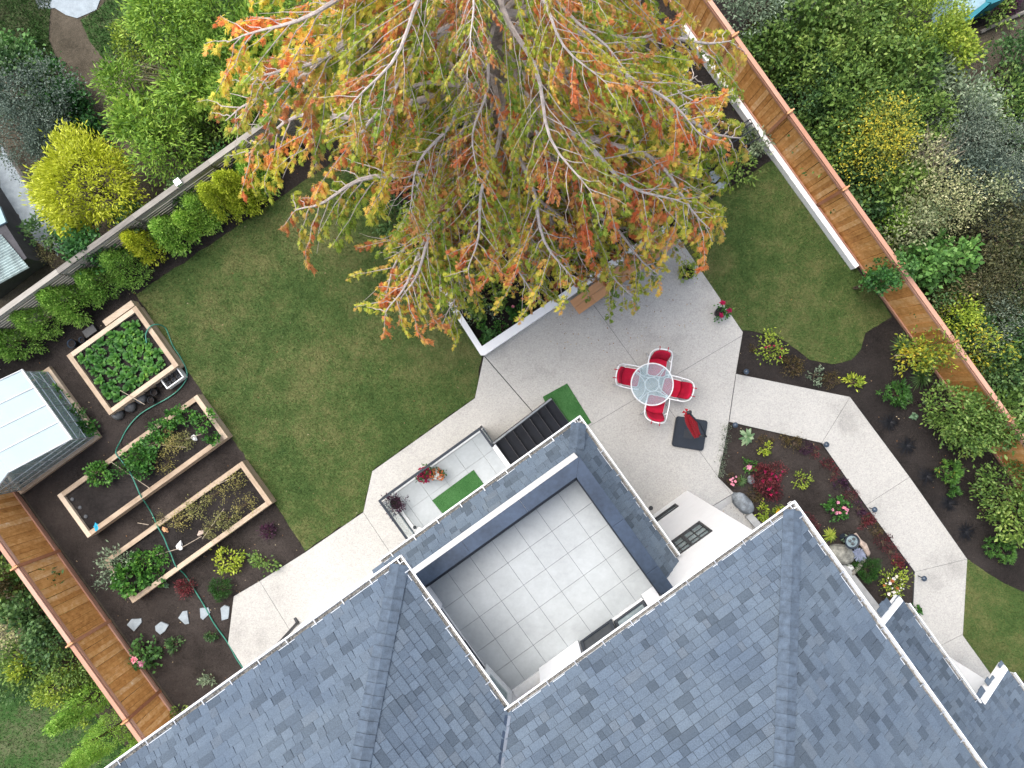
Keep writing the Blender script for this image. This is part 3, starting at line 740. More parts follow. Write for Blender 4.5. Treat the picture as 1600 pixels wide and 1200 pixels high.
# inner ledge: a thin white drip line and a dark shelf below the cap
mb = MB('uv'); mb.bx(-4.0, -.09, 2.245, 2.27, 5.70, 5.72); mb.build('drip_edge', 'white_metal', house)
mb = MB('uv'); mb.bx(-4.0, -.07, 2.205, 2.34, 5.0, 5.62); mb.bx(-.075, -.022, 2.341, VF-.11, 5.0, 5.62); mb.build('inner_wall_cladding', 'char_rail', house)
mb = MB('uv'); mb.bx(-4.03, -.02, 2.2, VF, 4.9, 4.985); deck = mb.build('terrace_floor', 'joint', house)
TSZ = .575; us = [-2.28+TSZ*k for k in range(-4, 6)]; vs_ = [4.17+TSZ*k for k in range(-4, 4)]
for i in range(len(us)-1):
    for j in range(len(vs_)-1):
        a, b_ = max(us[i], -4.0), min(us[i+1], -.08); c_, d_ = max(vs_[j], 2.35), min(vs_[j+1], VF-.005)
        if b_-a < .03 or d_-c_ < .03: continue
        g = .0035; mb = MB('uv'); mb.bx(a+g, b_-g, c_+g, d_-g, 4.98, 5.0+random.uniform(-.001, .001)); mb.build('floor_tile', 'paver', deck)
# black lanterns on terrace walls, downspout
mb = MB('uv'); pts = [(-8.86, -1.95, 0), (-8.86, -1.95, EZ-.4)]; 
mb.tube([(-8.80, -1.93, .02), (-8.80, -1.93, EZ-.45), (-8.80, -1.6, EZ-.12)], .045, 8); mb.tube([(-8.80, -1.93, .08), (-8.80, -1.78, .03)], .045, 8)
mb.build('downspout', 'downspout', house)
mb = MB('uv'); mb.tube([(.30, -1.9, .02), (.30, -1.9, 4.2), (.62, -1.62, 4.35)], .035, 8); mb.tube([(.30, -2.9, .02), (.30, -2.9, 4.2), (.62, -3.0, 4.35)], .035, 8); mb.build('downspout', 'downspout', house)

# ================================================================ PORCH AND STAIRS
porch = thing('porch', W(-2.8, 1.2), TH, 'raised pale tiled porch with glass and charcoal railing', 'porch')
PU0, PU1, PV0, PV1, PZ = -4.36, -1.30, .44, 1.97, 1.4
mb = MB('uv'); mb.bx(PU0, PU1, PV0, PV1, PZ-.25, PZ-.02); pf = mb.build('porch_floor', 'conc', porch)
mb = MB('uv'); mb.bx(PU0, PU1+.002, PV0, PV0+.10, PZ-.019, PZ+.03); mb.bx(PU0, PU0+.1, PV0+.101, PV1, PZ-.019, PZ+.03); mb.bx(PU1-.09, PU1+.03, PV0+.56, PV1, PZ-.019, PZ+.02); mb.build('edge_trim', 'white_metal', porch)
us = [-1.70-.59*k for k in range(-1, 6)][::-1]; vs_ = [.515, 1.107, 1.70, 2.0]
for i in range(len(us)-1):
    for j in range(3):
        a, b_ = max(us[i], PU0+.11), min(us[i+1], PU1-.095); c_, d_ = max(vs_[j], PV0+.11), min(vs_[j+1], PV1)
        if b_-a < .04: continue
        mb = MB('uv'); mb.bx(a+.0035, b_-.0035, c_+.0035, d_-.0035, PZ-.018, PZ+.002+random.uniform(-.001, .001)); mb.build('floor_tile', 'paver', pf)
for (uu, vv) in ((PU0+.15, PV0+.15), (PU1-.15, PV0+.15), (-2.8, PV0+.15), (PU0+.15, PV1-.15), (PU1-.15, PV1-.15)):
    mb = MB('uv'); mb.bx(uu-.09, uu+.09, vv-.09, vv+.09, -.05, PZ-.251); mb.build('support_post', 'white', porch)
def rail(pts, z, wd=.055, th=.045, posts=True, zb=PZ):
    for i in range(len(pts)-1):
        (u0, v0), (u1, v1) = pts[i], pts[i+1]
        mb = MB('uv')
        if abs(u1-u0) > abs(v1-v0): mb.bx(min(u0, u1)-wd/2, max(u0, u1)+wd/2, v0-wd/2, v0+wd/2, z, z+th)
        else: mb.bx(u0-wd/2, u0+wd/2, min(v0, v1)+wd/2+.001, max(v0, v1), z, z+th)
        mb.build('handrail', 'char_rail', porch)
        g = MB('uv')
        if abs(u1-u0) > abs(v1-v0): g.bx(min(u0, u1)+.06, max(u0, u1)-.06, v0-.006, v0+.006, zb+.1, z-.02)
        else: g.bx(u0-.006, u0+.006, min(v0, v1)+.06, max(v0, v1)-.02, zb+.1, z-.02)
        g.build('glass_panel', 'glass_rail', porch)
        g = MB('uv')
        if abs(u1-u0) > abs(v1-v0): g.bx(min(u0, u1)+.06, max(u0, u1)-.06, v0-.02, v0+.02, zb+.05, zb+.09)
        else: g.bx(u0-.02, u0+.02, min(v0, v1)+.06, max(v0, v1)-.02, zb+.05, zb+.09)
        g.build('bottom_rail', 'char_rail', porch)
    for (u, v) in pts[:]:
        mb = MB('uv'); mb.bx(u-.025, u+.025, v-.025, v+.025, zb+.0, z-.001); mb.build('rail_post', 'char_rail', porch)
rail([(PU0-.0, 1.93), (PU0-.0, PV0), (PU1, PV0), (PU1, .97)], 2.36)
stairs = thing('stairs', W(-.3, 1.45), TH, 'dark charcoal outdoor steps with thin pale nosings leading down from the porch', 'stairs')
N = 7
for i in range(N):
    u0 = PU1+.04+i*.275; z = PZ-.175*(i+1)
    mb = MB('uv'); mb.bx(u0, u0+.262, .99, 1.95, z-.04, z); t_ = mb.build('tread', 'charcoal', stairs)
    mb = MB('uv'); mb.bx(u0+.263, u0+.274, .99, 1.95, z-.05, z+.002); mb.build('nosing', 'greyroof', t_)
    mb = MB('uv'); mb.bx(u0-.012, u0-.001, 1.0, 1.94, z-.17+.17, z+.125); mb.build('riser', 'charcoal', stairs)
for vv in (.965, 1.955):
    mb = MB('uv'); a0, a1 = PU1+.03, PU1+.04+N*.275
    mb.add([(a0, -vv-.02, PZ-.4), (a0, -vv-.02, PZ-.02), (a1, -vv-.02, .16), (a1, -vv-.02, -.02), (a0, -vv+.02, PZ-.4), (a0, -vv+.02, PZ-.02), (a1, -vv+.02, .16), (a1, -vv+.02, -.02)],
           [(0, 1, 2, 3), (7, 6, 5, 4), (1, 5, 6, 2), (0, 3, 7, 4), (0, 4, 5, 1), (2, 6, 7, 3)]); mb.build('stringer', 'charcoal', stairs)
mb = MB('uv'); mb.tube([(PU1+.05, -.93, 2.30), (PU1+.04+N*.275-.05, -.93, 1.05)], .025, 8); mb.build('handrail', 'alu', stairs)
mb = MB('uv'); mb.tube([(PU1+.05, -.965, 2.24), (PU1+.04+N*.275-.05, -.965, .99)], .02, 6); mb.build('handrail', 'black', stairs)
for k in range(4):
    uu = PU1+.08+k*.6; zz = 2.27-(uu-PU1)*.66; mb = MB('uv'); mb.bx(uu-.018, uu+.018, .93, .965, zz-1.0, zz-.03); mb.build('rail_post', 'black', stairs)

def turf_mat(corners, z, label):
    pts = pxpoly(corners, z); c = sum((Vector(p) for p in pts), Vector((0, 0)))/4
    mb = MB('world'); mb.prism(pts, z-.004, z+.012); o = mb.build('turf_mat', 'turf', origin=(c.x, c.y, z)); tag(o, label, 'mat')
    n = 9000; x = RNG.uniform(min(p[0] for p in pts), max(p[0] for p in pts), n); y_ = RNG.uniform(min(p[1] for p in pts), max(p[1] for p in pts), n)
    ok = inpoly(x, y_, pts); x = x[ok]-c.x; y_ = y_[ok]-c.y; k = len(x); a = RNG.uniform(0, 6.28, k); wd = .008
    V = np.zeros((k, 3, 3)); V[:, 0] = np.c_[x-np.cos(a)*wd/2, y_-np.sin(a)*wd/2, np.full(k, .012)]; V[:, 1] = np.c_[x+np.cos(a)*wd/2, y_+np.sin(a)*wd/2, np.full(k, .012)]
    V[:, 2] = np.c_[x+RNG.normal(0, .012, k), y_+RNG.normal(0, .012, k), .012+RNG.uniform(.01, .025, k)]
    t = link('turf_pile', fast_mesh('turf_pile', V.reshape(-1, 3), np.arange(3*k).reshape(-1, 3), ['turf_b'], 3), o); t['kind'] = 'stuff'
turf_mat([(675,782),(740,734),(757,758),(694,805)], PZ+.01, 'green artificial grass mat on the raised porch tiles')
turf_mat([(848,620),(886,599),(924,660),(880,690)], .05, 'green artificial grass mat at the foot of the dark steps')

# ================================================================ FENCES
def cedar_fence(u, v0, v1, face, label, z0=0.0, h=1.82, backpost=True):
    """boards in the plane u=const; face=+1: boards' inner side looks to +u, -1: to -u"""
    f = thing('fence', W(u, (v0+v1)/2), TH, label, 'fence')
    bw = .138; n = int((v1-v0)/bw)
    mesh = MB('local'); mesh.box(-.009, .009, -bw/2+.002, bw/2-.002, 0, h-.14); me = [mesh.mesh('board', ['cedar'])]
    m2 = MB('local'); m2.box(-.009, .009, -bw/2+.0005, bw/2-.0005, 0, h-.17); me.append(m2.mesh('board', ['cedar']))
    inv = f.matrix_basis.inverted() @ M_UV
    for i in range(n):
        v = v0+(i+.5)*bw; off = (.0 if i % 2 else .012)*face+random.uniform(-.003, .003)
        R = Matrix.Rotation(random.uniform(-.006, .006), 4, 'X')
        link('board', me[i % 2], f, inv @ Matrix.Translation((u+off, -v, z0+.04)) @ R)
    pv = v0+.2; k = 0
    while pv < v1:
        e2 = min(pv+2.43, v1)
        # rails between posts, on the yard face; top cap board
        for (za, zb, t) in ((.10, .19, .04), (h-.22, h-.13, .04)):
            mb = MB('uv'); a = face*.022; mb.bx(min(u+a, u+a+face*t), max(u+a, u+a+face*t), pv+.05, e2-.05, z0+za, z0+zb); mb.build('rail', 'cedar_cap', f)
        mb = MB('uv'); mb.bx(u-.055, u+.055, pv+.045, e2+(.045 if e2 < v1 else 0)-.09, z0+h-.1, z0+h-.06); mb.build('cap_board', 'cedar_cap', f)
        mb = MB('uv'); mb.bx(u-.055*1, u+.055, pv-.04, pv+.04, z0+.0, z0+h+.02) if False else mb.bx(u+face*.0-.0 if False else min(u-face*.055, u+face*.055), max(u-face*.055, u+face*.055), pv-.042, pv+.042, z0, z0+h-.02)
        mb.build('post', 'cedar_x', f)
        mb = MB('uv'); mb.bx(u-.11, u+.11, pv-.02, pv+.02, z0+h-.055, z0+h+.005); mb.build('post_cap', 'tan', f)
        pv += 2.43; k += 1
    mb = MB('uv'); mb.bx(u-.012, u+.02, v0, v1, z0-.03, z0+.035); mb.build('kickboard', 'cedar_cap', f)
    return f
cedar_fence(-13.12, -6.25, 9.0, 1, 'orange cedar board fence at lower left beside the raised beds')
cedar_fence(9.88, -9.0, 14.0, -1, 'long orange cedar board fence at right beyond the white low wall')
# low white wall in front of the right fence
u_, v_ = UV(1090, 70)
mb = MB('uv'); mb.bx(9.62, 9.76, UV(1070,40)[1], UV(1337,416)[1], -.05, .28); ow = mb.build('low_wall', 'white', origin=W(9.69, -3)); tag(ow, 'low narrow white wall at the foot of the long right fence', 'wall')
# grey back fence of thin horizontal slats
gf = thing('fence', W(-2, -9.15), TH, 'weathered grey slatted fence with flat top behind the hedge', 'fence')
u = -15.0
while u < 9.7:
    u2 = min(u+2.4, 9.75)
    for k in range(13):
        z = .08+k*.125; mb = MB('uv'); j = random.uniform(-.004, .004); mb.bx(u+.04, u2-.04, -9.15+j, -9.13+j, z, z+.095); mb.build('slat', 'greywood', gf)
    mb = MB('uv'); mb.bx(u-.045, u+.045, -9.23, -9.151, 0, 1.72); mb.build('post', 'greywood', gf)
    mb = MB('uv'); mb.bx(u+.002, u2-.002, -9.24, -9.10, 1.72, 1.76); mb.build('cap_board', 'greywood', gf)
    mb = MB('uv'); mb.bx(u+.012, u2-.012, -9.12, -9.09, 1.60, 1.70); mb.build('top_slat', 'greywood', gf)
    u += 2.4
for (px_, py_) in ((276,283),):
    uu, vv = UV(px_, py_, 1.9); mb = MB('uv'); mb.bx(uu-.08, uu+.08, -9.25, -9.09, 1.765, 1.9); mb.build('post_cap', 'alu', gf)

# ================================================================ LOW WHITE WALL AND BENCH BY THE PATIO
cw = MB('world'); Z = .42
pts = pxpoly([(684,450),(751,555),(757,555),(1048,357),(1043,348),(753,541),(692,446)], Z)
cw.prism(pts, -.05, Z); tag(cw.build('low_wall', 'white', origin=P(755, 550)), 'L-shaped low white garden wall between the lawn, patio and big tree', 'wall')
bench = thing('bench', P(980, 430), TH, 'long tan wooden bench against the white wall under the tree', 'bench')
bu0, bv0 = UV(893, 484, .42); bu1, bv1 = UV(1056, 378, .42); bu0 += .1
nb = 6; Lb = (bu1-bu0)/nb; va = UV(893, 466, .42)[1]+.02
vwall = UV(900, 462, .42)[1]
for i in range(nb):
    for r in range(2):
        mb = MB('uv'); mb.bx(bu0+i*Lb+.004, bu0+(i+1)*Lb-.004, vwall+.02+r*.23, vwall+.24+r*.23, .36, .40); mb.build('seat_board', 'tan', bench)
    mb = MB('uv'); mb.bx(bu0+i*Lb+.1, bu0+i*Lb+.18, vwall+.05, vwall+.42, 0, .359); mb.build('leg', 'tan', bench)

# ================================================================ RAISED BEDS
def bed(c, label, h=.40, t=.13, z0=0):
    """c: four outer corners in px at the top height"""
    q = [UV(x, y, h) for x, y in c]; us = sorted(p[0] for p in q); vs = sorted(p[1] for p in q)
    u0, u1, v0, v1 = (us[0]+us[1])/2, (us[2]+us[3])/2, (vs[0]+vs[1])/2, (vs[2]+vs[3])/2
    b = thing('raised_bed', W((u0+u1)/2, (v0+v1)/2), TH, label, 'raised bed')
    for (za, zb) in ((0, h/2-.002), (h/2+.002, h)):
        for (a, c_, d, e, m) in ((u0+t+.003, u1-t-.003, v0, v0+t, 'timber'), (u0+t+.003, u1-t-.003, v1-t, v1, 'timber'), (u0, u0+t, v0, v1, 'timber_y'), (u1-t, u1, v0, v1, 'timber_y')):
            mb = MB('uv'); j = random.uniform(-.004, .004); mb.bx(a, c_, d+j, e+j, za-.03*(za == 0), zb+j*.5); mb.build('timber', m, b)
    # lumpy soil
    mb = MB('uv'); nx, ny = int((u1-u0-2*t)/.09)+2, int((v1-v0-2*t)/.09)+2
    vsx = [(u0+t+.001+(u1-u0-2*t-.002)*i/(nx-1), -(v0+t+.001+(v1-v0-2*t-.002)*j/(ny-1)), h-.09+random.uniform(-.014, .014)) for j in range(ny) for i in range(nx)]
    mb.add(vsx, [(j*nx+i, (j+1)*nx+i, (j+1)*nx+i+1, j*nx+i+1) for j in range(ny-1) for i in range(nx-1)]); mb.build('soil', 'soil_dark', b)
    return b, (u0, u1, v0, v1)
bedA, RA = bed([(104,553),(212.5,480),(282.5,574),(166.7,646)], 'square timber raised bed crowded with leafy green vegetables')
bedB, RB = bed([(88,770),(310,620),(359,687),(133,837)], 'long timber raised bed in the middle with beans and bare soil')
bedC, RC = bed([(160,872),(382,723),(426,790),(203,941)], 'long timber raised bed nearest the house with staked dry plants')
mb = MB('uv'); mb.bx(RA[1]-1.0, RA[1]-.02, RA[2]-.20, RA[2]-.03, .02, .40); tag(mb.build('spare_timber', 'timber', origin=W(RA[1]-.5, RA[2]-.1)), 'short thick spare timber leaning at the top edge of the square raised bed', 'timber')

# ================================================================ PLANTS
def leafset(pts, dirs, ln, wd, droop=0.0, fold=.25, jit=.5, along=False):
    """diamond leaves: base at pts, growing along dirs (n,3)"""
    n = len(pts); d = dirs+RNG.normal(0, jit, (n, 3)); d[:, 2] -= droop; d /= np.linalg.norm(d, axis=1)[:, None]+1e-9
    r = RNG.normal(0, 1, (n, 3)); r[:, 2] *= .35; s = np.cross(d, np.array([0, 0, 1.0])+r*.6); s /= np.linalg.norm(s, axis=1)[:, None]+1e-9
    L = ln*RNG.uniform(.65, 1.25, n)[:, None]; Wd = wd*RNG.uniform(.7, 1.2, n)[:, None]
    nn = np.cross(s, d)
    V = np.stack([pts, pts+d*L*.5+s*Wd*.5+nn*Wd*fold, pts+d*L, pts+d*L*.5-s*Wd*.5+nn*Wd*fold], 1)
    return V.reshape(-1, 3)
def clumps(r, h, shape, k, per, spread):
    """centres over a crown shape, leaves around each centre"""
    th = RNG.uniform(0, 2*np.pi, k); 
    if shape == 'dome':
        ph = np.arccos(RNG.uniform(-.15, 1, k)); rr = RNG.uniform(.55, 1, k)**.5
        lob = 1+.16*np.sin(3*th+RNG.uniform(0, 6))+.12*np.sin(5*th+RNG.uniform(0, 6))
        c = np.c_[np.sin(ph)*np.cos(th)*r*rr*lob, np.sin(ph)*np.sin(th)*r*rr*lob, h*.45+np.cos(ph)*h*.52*rr]
    elif shape == 'cone':
        t = RNG.uniform(0, 1, k)**.8; rad = r*(1-t**1.3)*RNG.uniform(.75, 1.02, k)+.04
        c = np.c_[np.cos(th)*rad, np.sin(th)*rad, h*(.06+.92*t)]
    else:   # open: scattered whips
        t = RNG.uniform(.3, 1, k); rad = r*RNG.uniform(0, 1, k)**.6
        c = np.c_[np.cos(th)*rad, np.sin(th)*rad, h*t*(1-.35*(rad/r)**2)]
    cc = np.repeat(c, per, 0); off = RNG.normal(0, spread, (len(cc), 3)); off[:, 2] *= .7
    p = cc+off; ctr = np.array([0, 0, h*.25]); d = p-ctr; d /= np.linalg.norm(d, axis=1)[:, None]+1e-9
    p[:, 2] = np.maximum(p[:, 2], .02)
    return p, d, c
SPEC = {  # leaf material, leaf length, width, shape, density per m2 of plan, clump spread, droop, jitter, stem material
 'dark': ([(.018,.055,.018,.08),(.05,.115,.034,.38),(.10,.19,.055,.70),(.19,.29,.11,1)], .115, .065, 'dome', 430, .10, .2, .6),
 'laurel': ([(.030,.075,.015,.08),(.09,.17,.033,.38),(.19,.30,.06,.70),(.36,.44,.15,1)], .125, .060, 'dome', 430, .10, .2, .6),
 'bright': ([(.05,.12,.014,.06),(.14,.27,.03,.35),(.27,.43,.05,.68),(.46,.60,.10,1)], .15, .042, 'dome', 620, .12, .35, .55),
 'lime': ([(.09,.16,.02,.1),(.24,.34,.03,.45),(.40,.48,.06,.78),(.56,.58,.11,1)], .10, .050, 'dome', 560, .10, .2, .6),
 'gold': ([(.30,.34,.012,.05),(.56,.58,.030,.3),(.76,.76,.06,.6),(.88,.86,.16,1)], .15, .042, 'dome', 2700, .085, .05, .5),
 'yellow': ([(.06,.10,.02,.1),(.18,.24,.04,.4),(.45,.42,.04,.72),(.62,.46,.04,1)], .075, .042, 'open', 520, .12, .3, .7),
 'autumn': ([(.06,.13,.02,.1),(.20,.28,.035,.45),(.48,.44,.04,.75),(.62,.28,.04,1)], .11, .05, 'open', 330, .13, .3, .6),
 'silver': ([(.05,.08,.05,.1),(.14,.20,.12,.4),(.26,.34,.22,.72),(.46,.52,.38,1)], .105, .042, 'dome', 470, .11, .2, .7),
 'cream': ([(.06,.09,.03,.1),(.22,.26,.11,.4),(.46,.46,.24,.7),(.65,.64,.42,1)], .085, .050, 'open', 460, .13, .2, .8),
 'slate': ([(.03,.05,.035,.1),(.09,.13,.095,.42),(.17,.22,.17,.72),(.30,.35,.28,1)], .08, .032, 'dome', 800, .11, .2, .8),
 'brown': ([(.03,.04,.018,.1),(.08,.085,.035,.42),(.14,.14,.055,.7),(.26,.18,.12,1)], .07, .035, 'dome', 800, .10, .2, .8),
 'thuja': ([(.10,.22,.03,.03),(.24,.46,.07,.28),(.38,.62,.11,.6),(.52,.72,.18,1)], .085, .030, 'cone', 3000, .055, -.1, .6),
 'thujay': ([(.22,.30,.02,.03),(.42,.52,.04,.35),(.58,.66,.07,.72),(.68,.68,.14,1)], .085, .030, 'cone', 3000, .055, -.1, .6),
 'ivy': ([(.010,.045,.012,.08),(.03,.11,.025,.4),(.07,.20,.045,.75),(.14,.30,.07,1)], .10, .08, 'dome', 560, .12, .2, .6),
 'round':  ([(.03,.09,.02,.1),(.07,.18,.04,.45),(.13,.28,.07,.8),(.2,.35,.1,1)], .11, .10, 'open', 420, .09, .5, .5),
 'veg':    ([(.02,.08,.015,.1),(.045,.15,.025,.45),(.09,.24,.035,.8),(.22,.36,.05,1)], .11, .085, 'dome', 700, .05, .1, .45),
 'dry':    ([(.10,.11,.03,.1),(.20,.20,.06,.45),(.33,.30,.10,.75),(.42,.34,.16,1)], .06, .025, 'open', 900, .06, .4, .8),
 'reds':   ([(.04,.014,.014,.1),(.11,.024,.028,.45),(.22,.035,.05,.8),(.14,.09,.03,1)], .075, .028, 'dome', 1900, .05, -.1, .5),
 'bronze': ([(.03,.03,.012,.1),(.08,.06,.02,.45),(.15,.10,.035,.8),(.10,.15,.04,1)], .07, .034, 'dome', 1500, .05, -.1, .5),
 'purple': ([(.015,.006,.016,.1),(.04,.012,.035,.5),(.09,.03,.07,1)], .11, .035, 'dome', 1500, .05, .1, .5),
 'box':    ([(.012,.05,.008,.1),(.03,.10,.014,.5),(.06,.17,.022,1)], .035, .022, 'dome', 5200, .03, 0, .6),
 'mondo': ([(.003,.004,.006,.1),(.007,.008,.012,.6),(.014,.017,.024,1)], .22, .010, 'tuft', 0, 0, 0, .5),
 'hosta':  ([(.05,.13,.06,.1),(.16,.27,.15,.5),(.34,.44,.30,1)], .20, .075, 'tuft', 0, 0, 0, .35),
 'spike':  ([(.10,.18,.02,.1),(.28,.36,.04,.5),(.50,.48,.09,1)], .20, .030, 'tuft', 0, 0, 0, .35),
 'gspike': ([(.03,.08,.02,.1),(.09,.17,.05,.5),(.20,.28,.10,1)], .26, .018, 'tuft', 0, 0, 0, .4),
 'rhodo':  ([(.02,.07,.015,.1),(.05,.14,.025,.5),(.10,.23,.04,.85),(.45,.20,.05,1)], .11, .035, 'whorl', 0, 0, 0, .3),
}
MAXT = {}
for k_, s_ in SPEC.items(): MT['L_'+k_] = m_leaf('foliage_'+k_, s_[0])
CACHE = {}
RC_ = [.12, .18, .25, .35, .5, .7, 1.0, 1.4, 1.9]
def crown_mesh(sp, r, h, var=0):
    rc = min(RC_, key=lambda x: abs(math.log(x/r))); hr = round(h/r*2)/2 or .5; key = (sp, rc, hr, var)
    if key in CACHE: return CACHE[key], rc, hr
    cols, ln, wd, shape, dens, spread, droop, jit = SPEC[sp]; hh = rc*hr
    if shape == 'tuft':
        n = {'mondo': 75, 'hosta': 34, 'spike': 60, 'gspike': 60}[sp]
        if rc > .3: n *= 2
        th = RNG.uniform(0, 6.28, n); el = RNG.uniform(.15, 1.2 if sp != 'mondo' else .75, n); ll = rc*RNG.uniform(.45 if sp == 'mondo' else .7, 1.1, n)*1.1
        V = []; Fq = []
        for i in range(n):
            d = np.array([math.cos(th[i])*math.cos(el[i]), math.sin(th[i])*math.cos(el[i]), math.sin(el[i])]); s = np.array([-math.sin(th[i]), math.cos(th[i]), 0])
            prev = len(V); w0 = wd*RNG.uniform(.7, 1.2)
            for t, wv in ((0, .5), (.4, 1), (.75, .8), (1.0, .06)):
                p = d*ll[i]*t + np.array([0, 0, -.55*ll[i]*t*t])+np.array([0, 0, .03]); p[2] = max(p[2], .006)
                V += [p-s*w0*wv/2, p+s*w0*wv/2]
            for k in range(3): Fq.append((prev+2*k, prev+2*k+1, prev+2*k+3, prev+2*k+2))
        me = fast_mesh('foliage', V, Fq, ['L_'+sp])
    elif shape == 'whorl':
        kk = int(60*(rc/.35)**2)+12; th = RNG.uniform(0, 6.28, kk); ph = np.arccos(RNG.uniform(.0, 1, kk))
        rr = rc*RNG.uniform(.6, 1, kk)*(1+.2*np.sin(3*th)); c = np.c_[np.sin(ph)*np.cos(th)*rr, np.sin(ph)*np.sin(th)*rr, .06+np.cos(ph)*hh*.8]
        pts = np.repeat(c, 8, 0); a = np.tile(np.arange(8)*np.pi/4, kk)+np.repeat(RNG.uniform(0, 6, kk), 8)
        out = c/np.linalg.norm(c, axis=1)[:, None]; d = np.c_[np.cos(a), np.sin(a), np.full(len(a), .3)]+np.repeat(out, 8, 0)*.5
        V = leafset(pts, d, ln, wd, 0, .2, .15); me = fast_mesh('foliage', V, np.arange(len(V)).reshape(-1, 4), ['L_'+sp])
    else:
        area = math.pi*rc*rc*(1+.8*hr*(.6 if shape == 'cone' else .5)); n = int(max(60, min(9000, area*dens*1.15)))
        per = {'gold': 20, 'thuja': 22, 'thujay': 22, 'yellow': 16, 'autumn': 16, 'cream': 18, 'bright': 34, 'dark': 30, 'laurel': 30, 'ivy': 24, 'lime': 26, 'silver': 26, 'slate': 30, 'brown': 30}.get(sp, 16); k = max(6, n//per)
        p, d, c = clumps(rc, hh, shape, k, per, min(spread*(1.25 if rc > .6 else 1), rc*.28))
        if sp in ('gold', 'thuja', 'thujay'):     # sprays fan out from each clump
            cd = np.repeat(c-np.array([0, 0, hh*.2]), per, 0); cd /= np.linalg.norm(cd, axis=1)[:, None]+1e-9; d = cd+np.array([0, 0, .35 if sp != 'gold' else .1])
        ks = (1.0, .82, 1.22)[var % 3]; V = leafset(p, d, ln*min(1, .5+rc*1.2)*ks, wd*min(1, .5+rc*1.2)*ks, droop, .25, jit)
        V[:, 2] = np.maximum(V[:, 2], .005)
        me = fast_mesh('foliage', V, np.arange(len(V)).reshape(-1, 4), ['L_'+sp])
    CACHE[key] = me; return me, rc, hr
STEMC = {}
def stem_mesh(rc, hr, mat='stem'):
    key = (rc, hr, mat)
    if key in STEMC: return STEMC[key]
    mb = MB('local'); hh = rc*hr; k = 7 if rc < .6 else 12
    for i in range(k):
        a = random.uniform(0, 6.28); r = rc*random.uniform(.4, .85); z = hh*random.uniform(.55, .9)
        mb.tube([(random.uniform(-.04, .04), random.uniform(-.04, .04), 0), (math.cos(a)*r*.35, math.sin(a)*r*.35, z*.5), (math.cos(a)*r, math.sin(a)*r, z)], [.012+.012*rc, .008+.008*rc, .003], 4)
    STEMC[key] = mb.mesh('stem', [mat]); return STEMC[key]
NVAR = {}
PL = []
def plant(sp, px, py, r, h, label, cat='shrub', name='shrub', group=None, zc=None, z0=0.0, base=None, stem='stem'):
    """px,py = where the crown's middle shows; the base is straight below it on the ground"""
    if base is None:
        c = P(px, py, z0+(h*.6 if zc is None else zc)); bx_, by_ = c.x, c.y
    else: bx_, by_ = base
    v = NVAR.get(sp, 0); NVAR[sp] = v+1
    me, rc, hr = crown_mesh(sp, r, h, v % 3)
    t = thing(name, (bx_, by_, z0), random.uniform(0, 6.28), label, cat, group)
    sc = Matrix.Diagonal((r/rc, r/rc, h/(rc*hr), 1))
    link('foliage', me, t, sc)
    if SPEC[sp][3] not in ('tuft',): link('stem', stem_mesh(rc, hr, stem), t, sc)
    PL.append(t); return t
def flowers(t, n, r, z, mat, size=.05, spread=1.0, petals=7):
    """small flower heads as parts of a plant"""
    key = ('fl', mat, size, petals)
    if key not in CACHE:
        th = np.arange(petals)*2*np.pi/petals; pts = np.zeros((petals*2, 3)); th2 = np.r_[th, th+.3]
        d = np.c_[np.cos(th2), np.sin(th2), np.r_[np.full(petals, .25), np.full(petals, .9)]]
        V = leafset(pts, d, size*.62, size*.45, 0, .1, .05); CACHE[key] = fast_mesh('flower', V, np.arange(len(V)).reshape(-1, 4), [mat])
    for i in range(n):
        a = random.uniform(0, 6.28); rr = r*math.sqrt(random.random())*spread
        link('flower', CACHE[key], t, Matrix.Translation((math.cos(a)*rr, math.sin(a)*rr, z*random.uniform(.85, 1.1))) @ Matrix.Rotation(random.uniform(0, 6), 4, 'Z') @ Matrix.Rotation(random.uniform(-.3, .3), 4, 'X') @ Matrix.Scale(random.uniform(.8, 1.2), 4))

# hedge of young conifers along the back fence (drawn from the left)
HG = 'young conifers in the hedge along the grey back fence'
hb = [(22,532,'thuja',.52,1.15,'leftmost mid green'),(62,498,'thuja',.55,1.15,'second mid green'),(110,468,'thuja',.60,1.3,'broad bright green third'),(157,440,'thuja',.50,1.1,'fourth, slightly yellowish'),
      (196,412,'thuja',.60,1.2,'wide deep green fifth'),(234,384,'thujay',.44,1.35,'olive yellow sixth, narrow'),(272,364,'thuja',.50,1.2,'green seventh with brown tip'),(302,350,'thuja',.38,1.1,'small eighth'),
      (318,326,'thuja',.50,1.15,'round green ninth'),(352,316,'thujay',.46,1.55,'tall olive yellow tenth'),(378,302,'thujay',.48,1.6,'tallest lime green eleventh'),(402,276,'thuja',.45,1.2,'dark green twelfth under the branch tips')]
for i, (x, y, sp, r, h, d) in enumerate(hb):
    b0 = P(x, y, .45)
    plant(sp, x, y, r*1.04, h*1.25, f'{d} conifer in the hedge, counting from the left', 'conifer', 'conifer_shrub', HG, base=(b0.x, b0.y))
plant('ivy', 120, 385, .55, 1.9, 'bright green climber heaped over the grey fence beside the shed', 'climber', 'climbing_plant', zc=1.7)
plant('dark', 198, 342, .50, 1.6, 'dark glossy shrub against the grey fence below the golden cypress', zc=1.3)
plant('dark', 277, 297, .42, 1.6, 'dark blue green climber hiding the fence post', zc=1.4)
plant('ivy', 358, 262, .5, 1.3, 'dark green shrub between hedge and fence near the branch tips')
